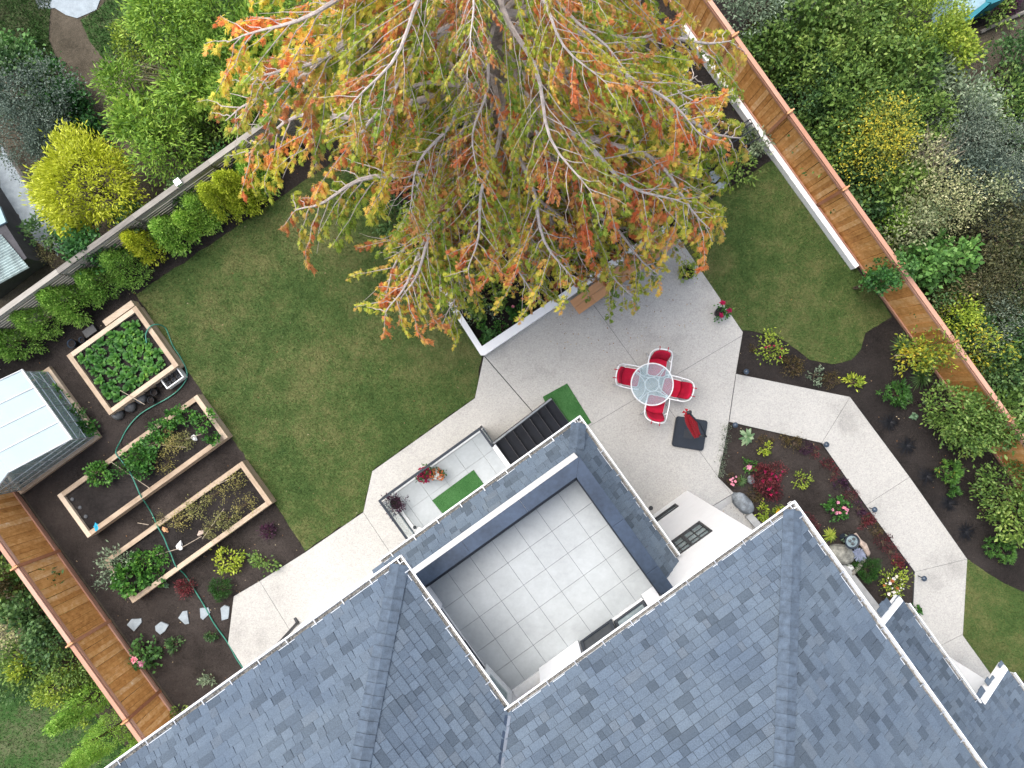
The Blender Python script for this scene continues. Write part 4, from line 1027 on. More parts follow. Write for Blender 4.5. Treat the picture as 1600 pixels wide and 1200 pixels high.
# beyond the grey fence, upper left
plant('gold', 128, 286, 1.28, 2.2, 'large golden yellow globe cypress beyond the grey fence', 'conifer', 'cypress_shrub')
for i, (x, y, r, h, d) in enumerate([(205,62,.5,1.3,'small lime leaved shrub at the lawn edge, top left'),(262,28,1.1,2.6,'bright green leafy tree at the top edge, left of the big tree'),(335,24,1.2,2.9,'bright green leafy tree touching the orange branch tips at top'),
      (215,190,.62,2.0,'pale lime feathery shrub above the bare earth path'),(185,130,.55,1.8,'light green feathery shrub leftmost in the bright group'),(255,225,.85,2.1,'big lime shrub leaning to the grey fence'),(300,150,.8,2.2,'bright green shrub in the middle of the bright group'),
      (380,150,.95,2.6,'bright green shrub between grey fence and orange branches'),(345,95,1.0,2.6,'bright green shrub below the top trees'),(410,75,.9,2.4,'deep bright green shrub half hidden by orange branches'),(440,30,1.0,2.4,'green shrub behind the upper left orange branches')]):
    plant('bright' if i != 0 else 'lime', x, y, r*.9, h, d, 'tree' if r > 1.05 else 'shrub', 'leafy_tree' if r > 1.05 else 'shrub')
plant('brown', 262, 118, .6, 1.4, 'dry brown feathery bush in the middle of the bright green shrubs', stem='twig')
plant('laurel', 330, 190, .7, 1.2, 'low green shrub by the grey fence under the lime shrubs')
plant('laurel', 300, 212, .6, 1.0, 'low mid green bush beside the post of the grey fence')
plant('ivy', 100, 165, .62, 1.0, 'deep green ivy mound beside the bare path'); plant('ivy', 122, 205, .5, .8, 'deep green ivy mound above the golden cypress')
plant('ivy', 75, 120, .5, .8, 'small dark green ivy mound at the end of the path hedge')
plant('slate', 52, 150, .95, 1.9, 'grey green shrub left of the ivy mounds'); plant('slate', 28, 205, 1.0, 1.9, 'large grey green shrub above the neighbour shed')
plant('dark', 15, 120, .8, 1.6, 'dark shrub at the left edge below the big leaved plant'); plant('slate', 75, 215, .6, 1.4, 'small grey green shrub touching the golden cypress')
plant('round', 22, 78, .5, .9, 'big leaved green plant with orange stems at the left edge', 'plant', 'plant'); plant('round', 45, 98, .35, .7, 'smaller big leaved plant beside the bare path', 'plant', 'plant')
plant('dark', 70, 360, .45, .7, 'low dark bush between shed and golden cypress'); plant('brown', 75, 392, .3, .5, 'small brown bush by the dark grey shed')

# thicket beyond the right fence
TK = [('silver',1168,22,1.0,2.4,'silvery green butterfly bush at the top beside the orange branches'),('silver',1215,12,.9,2.2,'grey green bush with lilac flower at the top edge'),('laurel',1262,28,1.0,2.6,'dark green bush at the top edge right of the lilac one'),
 ('laurel',1325,22,1.1,2.8,'light leaved tree at the top edge, centre of the thicket'),('laurel',1385,25,1.0,2.6,'yellowish green tree at the top edge'),('lime',1440,40,1.0,2.8,'bright yellow green tree beside the teal cold frame'),('lime',1475,75,.7,2.4,'lime green bush just below the teal cold frame'),
 ('laurel',1205,85,.85,2.2,'dark green bush above the upper end of the orange fence'),('laurel',1270,95,.9,2.4,'dark green bush near the fence, second row'),('laurel',1335,90,1.0,2.7,'mid green tree in the second row of the thicket'),('laurel',1405,105,1.0,2.6,'mid green tree left of the bark path'),
 ('dark',1250,150,.9,2.2,'deep green bush beside the fence cap'),('laurel',1318,155,1.0,2.6,'green tree with pale leaf tips in the third row'),('laurel',1385,165,1.0,2.4,'green tree in the third row by the wire hoop'),('silver',1450,130,.8,2.0,'grey green bush at the end of the bark path'),
 ('dark',1275,205,.85,2.0,'dark bush above the stepped fence post'),('laurel',1335,215,.9,2.2,'dark green bush behind the yellow leaved tree'),('yellow',1372,205,.95,3.2,'thin tree with small yellow leaves, upper of two'),('yellow',1350,245,.8,3.0,'thin tree with yellow leaves nearest the fence'),
 ('laurel',1440,190,.85,2.2,'green bush left of the grey thicket'),('silver',1505,165,.8,2.2,'pale variegated bush at the right, below the bark path'),('laurel',1560,165,.8,1.8,'green bush with yellow flower at the right edge'),('dark',1590,90,.7,1.6,'dark green bush at the top right edge'),
 ('dark',1300,262,.7,1.7,'dark bush against the fence beside a stepped post'),('dark',1345,290,.75,1.8,'dark bush in shade behind the fence, middle'),('laurel',1395,290,.75,2.0,'mid green bush under the dead branches'),('slate',1500,215,.95,2.4,'large blue grey bush at right'),
 ('slate',1560,240,1.0,2.4,'blue grey bush at the right edge'),('slate',1515,275,.9,2.2,'blue grey bush behind the cream leaves'),('cream',1430,265,.7,2.7,'bare twiggy bush with few cream leaves'),('cream',1475,315,.85,2.9,'cream variegated shrub, largest'),
 ('cream',1425,345,.6,2.6,'cream variegated shrub nearest the fence'),('bright',1392,352,.35,1.9,'small bright green feathery bamboo behind the fence'),('dark',1362,340,.55,1.6,'dark bush right behind the fence boards'),('slate',1580,310,.9,2.2,'grey bush at the right edge under the blue grey ones'),
 ('cream',1535,300,.6,2.6,'cream leaved sprigs among grey bushes'),('round',1478,402,.55,2.6,'large round leaved vine with bright green discs'),('round',1440,418,.55,2.5,'round leaved vine heaped on the fence'),('round',1398,422,.42,2.35,'round leaved vine hanging over the cedar fence'),
 ('ivy',1372,440,.25,2.2,'small vine tip hanging towards the lawn'),('brown',1560,372,1.1,2.4,'brown green clipped bush, upper of the brown group'),('brown',1590,450,1.0,2.4,'brown green bush at the right edge'),('brown',1525,435,.9,2.2,'brown green bush right of the round leaved vine'),
 ('brown',1490,460,.55,2.0,'small russet bush behind the vine'),('dark',1448,470,.6,1.9,'dark green bush behind the fence near the vine'),('lime',1492,490,.45,2.2,'light green sprigs among brown bushes'),('dark',1475,520,.6,1.9,'dark green bush behind the orange leaved sapling'),
 ('autumn',1462,545,.5,2.3,'sapling with orange and yellow leaves over the fence'),('autumn',1520,540,.5,2.5,'taller sapling with yellow and orange leaves'),('autumn',1432,560,.32,1.9,'low orange leaved sprig in front of the fence'),('slate',1545,500,.8,2.1,'grey green bush behind the yellow saplings'),
 ('dark',1585,520,.8,2.0,'dark bush at right edge by the yellow sapling'),('dark',1555,565,.7,1.9,'dark green bush behind the lower fence end'),('dark',1595,585,.7,1.9,'dark green bush at the right edge above the fence end'),('autumn',1548,555,.4,2.4,'yellow leaved sprig at the fence cap'),
 ('dark',1625,400,1.0,2.0,'dark bush just outside the right edge, upper'),('dark',1630,640,1.0,2.0,'dark bush just outside the right edge, lower'),('dark',1640,180,1.0,2.0,'dark bush just outside the right edge, top')]
for (sp, x, y, r, h, d) in TK:
  c_ = P(x, y, h*.6); uu = c_.x*CT+c_.y*ST; vv = c_.x*ST-c_.y*CT; vine = sp in ('round', 'autumn') or 'vine tip' in d
  if not vine: uu = max(uu, 9.98+r*1.12+.08)
  wb = W(uu, vv)
  plant(sp, x, y, r, h, d, 'tree' if h > 2.5 and sp in ('laurel', 'lime', 'yellow') else 'shrub', 'leafy_tree' if h > 2.5 and sp in ('laurel', 'lime', 'yellow') else 'shrub', base=(wb.x, wb.y))
sheet('thicket_floor', uvpoly([(9.95, -12), (40, -12), (40, 14), (9.95, 14)]), -.02, 'soil_dark')
sheet('bark_path', wob(pxpoly([(1455,115),(1500,60),(1560,30),(1700,-20),(1700,80),(1590,100),(1540,150),(1480,150)]), .05), -.012, 'ground')
# dead branches
mb = MB('world')
for i in range(46):
    a = P(random.uniform(1395,1470), random.uniform(280,310), .4); q = P(random.uniform(1440,1520), random.uniform(190,250), random.uniform(2.2, 3.0))
    m_ = (a+q)/2+Vector((random.uniform(-.3,.3), random.uniform(-.3,.3), random.uniform(0,.3))); mb.tube([a, m_, q], [.016, .010, .003], 4)
tag(mb.build('dead_shrub', 'twig', origin=P(1435, 300)), 'tangle of bare pale dead branches in the right thicket', 'shrub')
mb = MB('world')
for i in range(30):
    a = P(random.uniform(285,320), random.uniform(130,150), .3); q = P(random.uniform(205,290), random.uniform(95,125), random.uniform(1.6, 2.3)); mb.tube([a, (a+q)/2+Vector((0, 0, .3)), q], [.012, .008, .003], 4)
tag(mb.build('dead_shrub', 'twig', origin=P(300, 140)), 'spray of dry brown stems in the bright green shrubs', 'shrub')

# broad shrubs in front of the right fence, and the dark bed
for (sp, x, y, r, h, d) in [('laurel',1490,638,.62,1.9,'large light green shrub on the dark bed, left one of the row'),('laurel',1530,660,.75,2.1,'large light green shrub covering the cedar fence end'),('laurel',1580,655,.7,2.1,'large light green shrub at the right edge'),('laurel',1515,690,.35,1.5,'small drooping tip shrub below the large light green ones'),
  ('laurel',1585,765,.7,1.8,'light green shrub at the right edge, lower'),('laurel',1600,810,.6,1.6,'light green shrub lowest at the right edge'),('laurel',1540,768,.26,.9,'small round green shrub beside the lower right shrub'),('laurel',1545,800,.24,.8,'small round green shrub below its twin at lower right')]:
    plant(sp, x, y, r, h, d)
for (x, y, r, d) in [(1405,615,.40,'green rhododendron with orange tips near the cedar fence'),(1487,738,.36,'green rhododendron in the middle of the dark bed'),(1572,858,.42,'green rhododendron with orange tips low at the right')]:
    plant('rhodo', x, y, r, .6, d, 'shrub', 'rhododendron')
plant('rhodo', 1492, 768, .16, .35, 'tiny rhododendron below the middle one on the dark bed', 'shrub', 'rhododendron')
for (x, y) in [(1395,660),(1421,696),(1452,745),(1487,787),(1513,832)]: plant('mondo', x, y, .33, .25, 'spidery black grass clump on the dark bed right of the garden path', 'grass clump', 'black_grass', 'row of black grass clumps beside the path')
plant('hosta', 1430, 650, .13, .15, 'pale green cabbage-like rosette on the dark bed', 'plant', 'plant'); plant('purple', 1441, 634, .10, .15, 'small purple rosette on the dark bed', 'plant', 'plant'); plant('hosta', 1448, 628, .09, .15, 'white rosette beside the purple one', 'plant', 'plant')
for (x, y, sp, r, d) in [(1206,547,'lime',.36,'yellow green shrub with red flowers beside the right lawn'),(1240,572,'bronze',.26,'pinkish bronze shrub next to the yellow green one'),(1276,585,'silver',.22,'grey green tuft near the path, third in the row'),(1297,594,'bronze',.22,'bronze tuft fourth in the row near the path'),(1333,596,'lime',.2,'pale green tuft at the path bend'),
   (1178,545,'bronze',.10,'tiny sprig left of the yellow green shrub')]:
    t = plant(sp, x, y, r, r*1.1, d, 'plant', 'flower_plant')
    if x == 1206: flowers(t, 5, .3, .36, 'petal_mag', .07)
# iris-like leaves by the fence and a grey stick
plant('gspike', 1418, 540, .4, .5, 'long strappy green leaves by the cedar fence', 'plant', 'plant'); plant('gspike', 1448, 590, .4, .5, 'strappy grey green leaves low by the fence', 'plant', 'plant')
mb = MB('world'); mb.tube([P(1397, 556, .12), P(1445, 553, .25)], .02, 6); tag(mb.build('stick', 'twig', origin=P(1420, 555)), 'pale grey stick lying over the strappy leaves', 'stick')

# bed between patio and path
GB = [(1171,683,'hosta',.27,'pale variegated hosta near the corner of the path bed'),(1195,701,'lime',.17,'small lime plant with pink buds right of the hosta'),(1171,726,'veg',.15,'glossy dark green plant with pale pink bloom'),(1193,745,'reds',.30,'crimson leaved shrub beside the grey stone'),(1212,738,'reds',.26,'crimson and green shrub in the middle of the path bed'),
      (1205,765,'reds',.26,'crimson shrub lower of the red group'),(1254,749,'lime',.20,'bright yellow green plant alone on brown soil'),(1160,752,'gspike',.2,'grassy tuft beside the slate boulder'),(1178,775,'bronze',.17,'rusty low plant above the boulder'),(1191,799,'lime',.18,'lime green clump left of the yellow flowers'),
      (1217,800,'lime',.16,'yellow flowering plant by the roof corner'),(1146,750,'bronze',.15,'bronze leaved plant with pale pink flowers at the paving edge'),(1310,795,'veg',.30,'pink rose bush beside the path'),(1300,838,'spike',.24,'spiky yellow green plant beside the bird bath'),(1357,890,'box',.33,'clipped round box bush by the pale kerb'),
      (1393,912,'lime',.36,'large mixed clump with white and peach flowers'),(1390,940,'bronze',.2,'bronze leaves below the flower clump'),(1430,955,'veg',.12,'small green tuft by the lower roof gutter'),(1348,820,'reds',.12,'tiny red tuft by the lamp'),
      (1189,686,'bronze',.13,'first bronze tuft under the path edge'),(1208,686,'bronze',.13,'second bronze tuft under the path edge'),(1225,687,'bronze',.14,'third, greener tuft under the path edge'),(1243,692,'bronze',.16,'fourth, rusty tuft under the path edge'),(1261,699,'purple',.16,'dark purple tuft under the path edge'),(1275,706,'reds',.13,'dark tuft at the path bend'),
      (1293,726,'reds',.14,'red tuft upper in the row by the long path'),(1303,741,'reds',.14,'pinkish red tuft second in the row by the long path'),(1315,758,'purple',.14,'dark tuft third in the row by the long path'),(1329,776,'reds',.17,'red tuft by the lamp, fourth in the row'),(1343,795,'purple',.14,'dark purple tuft by the lamp, fifth'),(1355,810,'reds',.16,'dark red tuft sixth in the row'),
      (1369,829,'bronze',.15,'bronze tuft seventh in the row'),(1381,847,'reds',.18,'bright maroon tuft eighth in the row'),(1393,862,'reds',.16,'maroon tuft ninth in the row'),(1404,876,'reds',.15,'rust red tuft tenth in the row'),(1413,890,'purple',.14,'purple tuft last in the row before the lamp'),(1258,815,'reds',.2,'thin red bush by the roof corner'),(1268,822,'reds',.16,'sparse red sprigs by the gutter')]
for (x, y, sp, r, d) in GB:
    t = plant(sp, x, y, r, r*1.1, d, 'plant', 'garden_plant')
    if 'pink rose' in d: flowers(t, 9, .25, .36, 'petal_pink', .075)
    if 'white and peach' in d: flowers(t, 6, .3, .44, 'petal_white', .09); flowers(t, 3, .3, .44, 'petal_org', .1); flowers(t, 16, .3, .42, 'petal_white', .04)
    if 'yellow flowering' in d: flowers(t, 9, .12, .2, 'petal_yel', .08)
    if 'pale pink flowers' in d: flowers(t, 8, .14, .2, 'petal_pink', .07)
    if 'pale pink bloom' in d: flowers(t, 1, .1, .2, 'petal_pink', .13)
    if 'crimson' in d: flowers(t, 5, .20, .32, 'petal_mag', .07)
EDG = thing('edging_plants', P(1130, 700), 0, 'low silvery lavender creepers along the patio edge of the path bed', 'plant'); 
xs_ = RNG.uniform(0, 1, 700); n_ = len(xs_); A_ = P(1135, 662); B_ = P(1124, 745)
pp = np.c_[A_.x+(B_.x-A_.x)*xs_+RNG.normal(.0, .07, n_), A_.y+(B_.y-A_.y)*xs_, np.abs(RNG.normal(.04, .03, n_))]-np.array([EDG.location.x, EDG.location.y, 0])
V = leafset(pp, np.tile([0, 0, .6], (n_, 1)), .05, .02, 0, .2, .8); link('foliage', fast_mesh('foliage', V, np.arange(len(V)).reshape(-1, 4), ['L_slate']), EDG)

def rock(px, py, sx, sy, sz, mat, rot, label, name='boulder', cat='boulder', z0=0.0, sub=3, amp=.16):
    bm = bmesh.new(); bmesh.ops.create_icosphere(bm, subdivisions=sub, radius=1)
    o = Vector((random.uniform(0, 50), 3, 1)); from mathutils import noise as mn
    for v in bm.verts:
        n = v.co.normalized(); k = 1+amp*mn.noise(n*1.3+o)*1.6+amp*.45*mn.noise(n*3.5+o)
        v.co = Vector((n.x*sx*k, n.y*sy*k, n.z*sz*k))
    me = bpy.data.meshes.new(name); bm.to_mesh(me); bm.free(); me.materials.append(MT[mat])
    for p in me.polygons: p.use_smooth = sub > 2
    ob = link(name, me); q = P(px, py, z0+sz*.4); ob.location = (q.x, q.y, z0+sz*.35); ob.rotation_euler = (0, 0, rot); return tag(ob, label, cat)
rock(1312, 865, .36, .27, .28, 'boulder', -.1, 'large speckled tan and grey boulder beside the bird bath')
rock(1160, 786, .38, .20, .2, 'boulder2', -.85, 'flat blue grey slate boulder at the patio step')
rock(1302, 882, .18, .13, .12, 'boulder2', -.6, 'small grey rock under the big speckled boulder')
rock(1173, 750, .1, .12, .1, 'boulder2', .3, 'small grey green stone beside the crimson shrub')
rock(1328, 887, .12, .09, .09, 'pot_white', -.5, 'smooth white stone on the pale kerb', 'white_stone', 'stone')
# bird bath
bb = thing('bird_bath', P(1318, 840), 0, 'round glassy grey bird bath bowl', 'bird bath')
mb = MB('local'); mb.lathe(0, 0, [(.12, 0), (.10, .05), (.05, .12), (.045, .38), (.10, .42)], 16); mb.build('pedestal', 'char_rail', bb, True)
mb = MB('local'); mb.lathe(0, 0, [(.05, .42), (.13, .44), (.20, .50), (.21, .52), (.195, .52), (.12, .465), (.0, .455)], 24); mb.build('bowl', 'char_rail', bb, True)
mb = MB('local'); mb.lathe(0, 0, [(.0, .492), (.175, .492)], 24); mb.build('water', 'glass_win', bb)
for i, (dx_, dy_) in enumerate(((-.06,.02),(.05,.07),(.02,-.06))):
    mb = MB('local'); mb.lathe(dx_, dy_, [(0, .48), (.04, .49), (.045, .51), (0, .53)], 8); mb.build('pebble', 'river', bb, True)
t = plant('silver', 1330, 846, .14, .2, 'small white flowering plant between bird bath and driftwood', 'plant', 'flower_plant'); flowers(t, 16, .13, .2, 'petal_white', .045)
mb = MB('world'); mb.tube([P(1336, 833, .1), P(1342, 845, .16), P(1350, 852, .2), P(1356, 864, .18), P(1356, 870, .1)], [.04, .075, .09, .07, .03], 8)
tag(mb.build('driftwood', 'drift', origin=P(1346, 850), smooth=True), 'pale brown knotty driftwood branch beside the bird bath', 'driftwood')
mb = MB('world'); mb.tube([P(1352, 872, .08), P(1342, 886, .13), P(1331, 898, .08)], [.05, .065, .05], 8); tag(mb.build('driftwood', 'greywood', origin=P(1342, 886), smooth=True), 'grey straight driftwood log beside the clipped box bush', 'driftwood')
mb = MB('world'); c0 = P(1343, 866, .16)
for i in range(12):
    a0 = math.radians(20+i*27); a1 = a0+math.radians(20); r = random.uniform(.15, .22)
    mb.add([c0+Vector((0, 0, .02)), c0+Vector((math.cos(a0)*r, math.sin(a0)*r, -.02)), c0+Vector((math.cos((a0+a1)/2)*r*1.1, math.sin((a0+a1)/2)*r*1.1, .015)), c0+Vector((math.cos(a1)*r, math.sin(a1)*r, -.02))], [(0, 1, 2), (0, 2, 3)])
mb.prism([tuple((c0+Vector((x, y_, 0)))[:2]) for x, y_ in ((-.26, .14), (-.12, .06), (-.06, .2), (.03, .1), (.17, .1), (.18, -.12), (.0, -.2), (-.16, .0))], .08, .15)
tag(mb.build('carved_stone', 'shell', origin=P(1343, 866)), 'slate blue ribbed fan shaped carved stone on the driftwood', 'sculpture')
plant('box', 1330, 875, .2, .15, 'low moss cushion between boulder and driftwood', 'plant', 'moss_plant')

def lamp(px, py, label):
    t = thing('path_light', P(px, py, 0), 0, label, 'path light')
    mb = MB('local'); mb.tube([(0, 0, 0), (0, 0, .34)], .012, 6); mb.build('stake', 'black', t)
    mb = MB('local'); mb.lathe(0, 0, [(.0, .40), (.03, .395), (.075, .36), (.08, .345), (.0, .34)], 16); mb.build('shade', 'pot_blue', t, True)
for (x, y, d) in [(1283,693,'blue black path light at the bend of the garden path'),(1357,793,'blue black path light halfway down the garden path'),(1433,899,'blue black path light at the lower end of the garden path'),(1160,581,'blue black path light where path and patio meet'),(1143,663,'blue path light at the patio corner of the path bed')]: lamp(x, y, d)

# ---------------------------------------------------------------- bed under the tree
for (x, y, sp, r, h, d) in [(737,478,'silver',.30,.4,'silvery blue leaved plant inside the white wall'),(765,488,'silver',.24,.35,'grey rosette plant next to its silvery twin'),(745,500,'veg',.2,.3,'dark green plant low in the white wall corner'),(762,525,'round',.2,.35,'broad green leaves in the very corner of the white wall'),(783,512,'veg',.18,.3,'green plant in a pot near the wall corner'),
   (757,462,'laurel',.5,.6,'green bush between the white name tags'),(706,458,'gspike',.3,.4,'strappy green leaves along the inner side of the white wall'),(812,487,'veg',.25,.4,'dark leaved dahlia by the patio wall'),(664,415,'laurel',.45,.7,'bush with lilac pink flowers at the lawn corner'),(612,335,'dark',.4,.7,'dark bush at the lawn edge under the branches'),
   (1078,268,'laurel',.4,.6,'pink flowered bush beside the steel trellis'),(1060,290,'dark',.42,.6,'dark green bush beside the flagstones'),(1105,262,'laurel',.22,.4,'green bush left of the flagstones'),(1155,258,'laurel',.38,.5,'bright green bush beside the trellis at the lawn'),(1135,155,'laurel',.35,.6,'green bush with a white flower below the fence'),(1185,205,'gspike',.4,.6,'strappy leaves at the trellis end'),
   (1178,222,'silver',.35,.5,'grey green plant growing through the trellis'),(962,205,'laurel',.4,.5,'magenta flowered bush deep under the branches'),(700,180,'dark',.7,1.2,'dark shrub deep under the left branches'),(580,250,'dark',.6,1.0,'dark green shrub at the left under the branches'),(850,260,'dark',.7,1.0,'dark shrub below the middle branches'),(980,120,'dark',.7,1.2,'dark shrub below the right branches'),(640,130,'ivy',.8,1.2,'deep green shrub below the upper left branches')]:
    t = plant(sp, x, y, r, h, d, 'plant' if r < .35 else 'shrub', 'garden_plant' if r < .35 else 'shrub')
    if 'pink' in d: flowers(t, 16, r, h*.95, 'petal_pink', .07, 1.1)
    if 'magenta' in d: flowers(t, 12, r, h*.95, 'petal_mag', .07)
    if 'dahlia' in d: flowers(t, 3, r, h, 'petal_pink', .11)
    if 'a white flower' in d: flowers(t, 2, r*.6, h*1.1, 'petal_white', .13)
for (x, y, d) in [(754,466,'white plant tag lying on soil, left one'),(775,459,'white plant tag lying on soil, right one')]:
    mb = MB('world'); q = P(x, y, 0); mb.box(q.x-.07, q.x+.07, q.y-.03, q.y+.03, .01, .05); tag(mb.build('plant_tag', 'pot_white', origin=q), d, 'tag')
def stonepx(pts, z, label, i=0):
    w_ = wob(pxpoly(pts), .008, .12); mb = MB('world'); c = sum((Vector(p) for p in w_), Vector((0, 0)))/len(w_); mb.prism(w_, -.03, z); tag(mb.build('stepping_stone', 'stone', origin=(c.x, c.y, 0)), label, 'stepping stone', 'flat blue grey stepping stones')
stonepx([(1104,276),(1110,268),(1118,267),(1126,277),(1117,286),(1106,283)], .03, 'upper pale stepping stone beside the steel trellis')
stonepx([(1114,292),(1124,284),(1134,284),(1134,293),(1121,301),(1115,297)], .03, 'lower pale stepping stone nearest the right lawn')
stonepx([(1087,231),(1092,228),(1099,238),(1092,242)], .03, 'small stepping stone at the trellis foot'); stonepx([(1075,218),(1082,212),(1084,226),(1077,229)], .03, 'stepping stone furthest under the orange branches')
for k, (pts, d) in enumerate([([(199,976),(206,967),(221,966),(222,972),(210,986)], 'leftmost stepping stone near the cedar fence'),([(243,978),(252,971),(264,976),(258,986),(251,991),(244,985)], 'very pale stepping stone, second from the cedar fence'),([(279,965),(286,955),(293,954),(296,974),(290,975)], 'three-cornered stepping stone in the middle of the row'),
    ([(313,950),(326,949),(329,957),(318,968),(314,965)], 'stepping stone crossed by the green hose'),([(345,950),(351,945),(359,948),(357,966),(347,969)], 'tall narrow stepping stone beside the paving')]): stonepx(pts, .03, d)
# steel trellis lying over the bed
tr = thing('trellis', P(1130, 235, 0), 0, 'dark steel grid trellis frame standing in the planting bed', 'trellis')
A0, A1, B0, B1 = P(1098, 236, .5), P(1172, 186, .5), P(1105, 265, .5), P(1188, 214, .5)
for k in range(9):
    a = A0.lerp(A1, k/8); b_ = B0.lerp(B1, k/8); 
    if k in (3, 5): continue
    mb = MB('world'); mb.tube([a, b_], .011, 6); mb.build('bar', 'char_rail', tr)
for (a, b_) in ((A0, A1), (B0, B1), (A0.lerp(B0, .5), A1.lerp(B1, .5)), (A0.lerp(B0, .2), A1.lerp(B1, .2))):
    mb = MB('world'); mb.tube([a, b_], .016, 6); mb.build('rail', 'char_rail', tr)
for p_ in (A0, A1, B0, B1): mb = MB('world'); mb.tube([(p_.x, p_.y, 0), p_], .014, 6); mb.build('leg', 'alu', tr)

# ---------------------------------------------------------------- potted plants
def pot(px, py, r, h, mat, z0, sp, pr, label, fl=None, ph=None, n=10, size=.07):
    t = thing('potted_plant', P(px, py, z0+h), 0, label, 'potted plant'); q = P(px, py, z0+h); t.location = (q.x, q.y, z0); t.matrix_basis = Matrix.Translation((q.x, q.y, z0))
    mb = MB('local'); mb.lathe(0, 0, [(0, .0), (r*.78, 0), (r, h), (r*1.06, h), (r*1.06, h-.03), (r*.98, h-.03), (r*.9, h-.04), (0, h-.05)][:4]+[(r*.93, h), (r*.9, h-.05), (0, h-.05)], 20, 0); mb.build('pot', mat, t, True)
    mb = MB('local'); mb.lathe(0, 0, [(0, h-.045), (r*.91, h-.045)], 16); mb.build('soil', 'soil_dark', t)
    if sp:
        me, rc, hr = crown_mesh(sp, pr, ph or pr, 7); link('foliage', me, t, Matrix.Translation((0, 0, h-.06)) @ Matrix.Diagonal((pr/rc, pr/rc, (ph or pr)/(rc*hr), 1)))
    if fl: 
        for (m_, k, sz, sp_) in fl: flowers(t, k, pr, h+(ph or pr)*.8, m_, sz, sp_)
    return t
pot(1126, 488, .14, .25, 'pot_black', .045, 'veg', .2, 'dark leafy potted plant with magenta flowers by the right lawn', [('petal_mag', 3, .13, 1.5)])
pot(1074, 425, .19, .3, 'pot_black', .045, 'lime', .26, 'large pot of yellow green hosta leaves at the patio corner')
pot(664, 741, .16, .26, 'pot_white', PZ, 'dark', .18, 'pot of magenta chrysanthemums on the porch', [('petal_mag', 90, .045, 1.15)], .22)
pot(684, 741, .15, .26, 'pot_white', PZ, 'dark', .17, 'pot of rust orange chrysanthemums with white blooms on the porch', [('petal_org', 60, .045, 1.1), ('petal_white', 4, .09, .7)], .22)
pot(618, 787, .17, .28, 'pot_white', PZ, 'purple', .25, 'white pot with dark purple foliage in the porch corner', None, .3)
for (x, y, r, d) in [(111,537,.12,'dark blue glazed empty pot behind the square raised bed'),(127,531,.085,'smaller dark pot beside the blue glazed one')]: pot(x, y, r, .22, 'pot_blue', 0, None, .1, d)
mb = MB('world'); q = P(145, 518); mb.box(-.18, .18, -.11, .11, .0, .16); mb.frame = 'local'; o = mb.build('crate', 'pot_black'); o.location = q; o.rotation_euler = (0, 0, TH); tag(o, 'black plastic tray behind the square raised bed', 'tray')
for (x, y, d) in [(231,612,'empty black nursery pot at the corner of the square bed'),(240,613,'empty black nursery pot leaning on the white planter'),(235,625,'empty black nursery pot nearest the hose'),(249,600,'empty black nursery pot next to the white planter')]: pot(x, y, .095, .2, 'pot_black', 0, None, .1, d)
for (x, y, d) in [(184,647,'dark round stone lowest in the row below the square bed'),(203,635,'dark round stone, middle one of three below the square bed'),(220,622,'dark round stone, upper one of three below the square bed')]: rock(x, y, .17, .165, .15, 'river', random.uniform(0, 3), d, 'round_stone', 'stone', 0, 3, .05)
wp = thing('planter_box', P(272, 590, .1), TH, 'white rectangular plastic planter holding black pots beside the square bed', 'planter')
mb = MB('local')
for (a, b_, c_, d_) in ((-.29,.29,-.19,-.16),(-.29,.29,.16,.19),(-.29,-.26,-.16,.16),(.26,.29,-.16,.16)): mb.box(a, b_, c_, d_, -.1, .16)
mb.box(-.26, .26, -.16, .16, -.1, -.07); mb.build('box', 'pot_white', wp)
mb = MB('local'); mb.box(-.259, .259, -.159, .159, -.069, .05); mb.build('soil', 'soil_dark', wp)
for i in range(3):
    for j in range(2): mb = MB('local'); mb.lathe(-.16+i*.16, -.075+j*.15, [(.05, .051), (.065, .12), (.055, .12), (.045, .06), (0, .06)], 12); mb.build('pot', 'pot_black', wp, True)

# vegetables in the square bed: each plant a copy of three leafy masters
VG = 'leafy vegetables packed in the square raised bed'
def area_pts(R, n, md, m=.2):
    out = []; tries = 0
    while len(out) < n and tries < 6000:
        tries += 1; u = random.uniform(R[0]+m, R[1]-m); v = random.uniform(R[2]+m, R[3]-m)
        if all((u-a)**2+(v-b)**2 > md*md for a, b in out): out.append((u, v))
    return out
def vegm(var):
    n = 26; th = RNG.uniform(0, 6.28, n); el = RNG.uniform(.2, 1.3, n); V = []; Fq = []
    for i in range(n):
        L = RNG.uniform(.10, .2); d = np.array([math.cos(th[i])*math.cos(el[i]), math.sin(th[i])*math.cos(el[i]), math.sin(el[i])]); s = np.array([-math.sin(th[i]), math.cos(th[i]), 0]); wv = RNG.uniform(.06, .10)
        nn = np.cross(s, d); o = len(V); base = d*.02+np.array([0, 0, .02]); prof = [(0, .15), (.35, .8), (.7, 1.0), (1, .35)]
        for t_, k in prof:
            c = base+d*L*t_+np.array([0, 0, -.35*L*t_*t_])+np.array([0, 0, .01])
            V += [c-s*wv*k/2+nn*.015*k, c-nn*.004, c+s*wv*k/2+nn*.015*k]
        for k in range(3):
            a = o+3*k; Fq += [(a, a+1, a+4, a+3), (a+1, a+2, a+5, a+4)]
    return fast_mesh('leafy_vegetable', V, Fq, ['L_veg'])
VM3 = [vegm(i) for i in range(4)]
for i, (u, v) in enumerate(area_pts(RA, 62, .20, .26)):
    o = link('leafy_vegetable', VM3[i % 4]); o.location = W(u, v, .31); o.rotation_euler = (random.uniform(-.15,.15), random.uniform(-.15,.15), random.uniform(0, 6)); s = random.uniform(.8, 1.25); o.scale = (s, s, s)
    tag(o, 'glossy green leafy vegetable growing in the square raised bed', 'vegetable', VG)
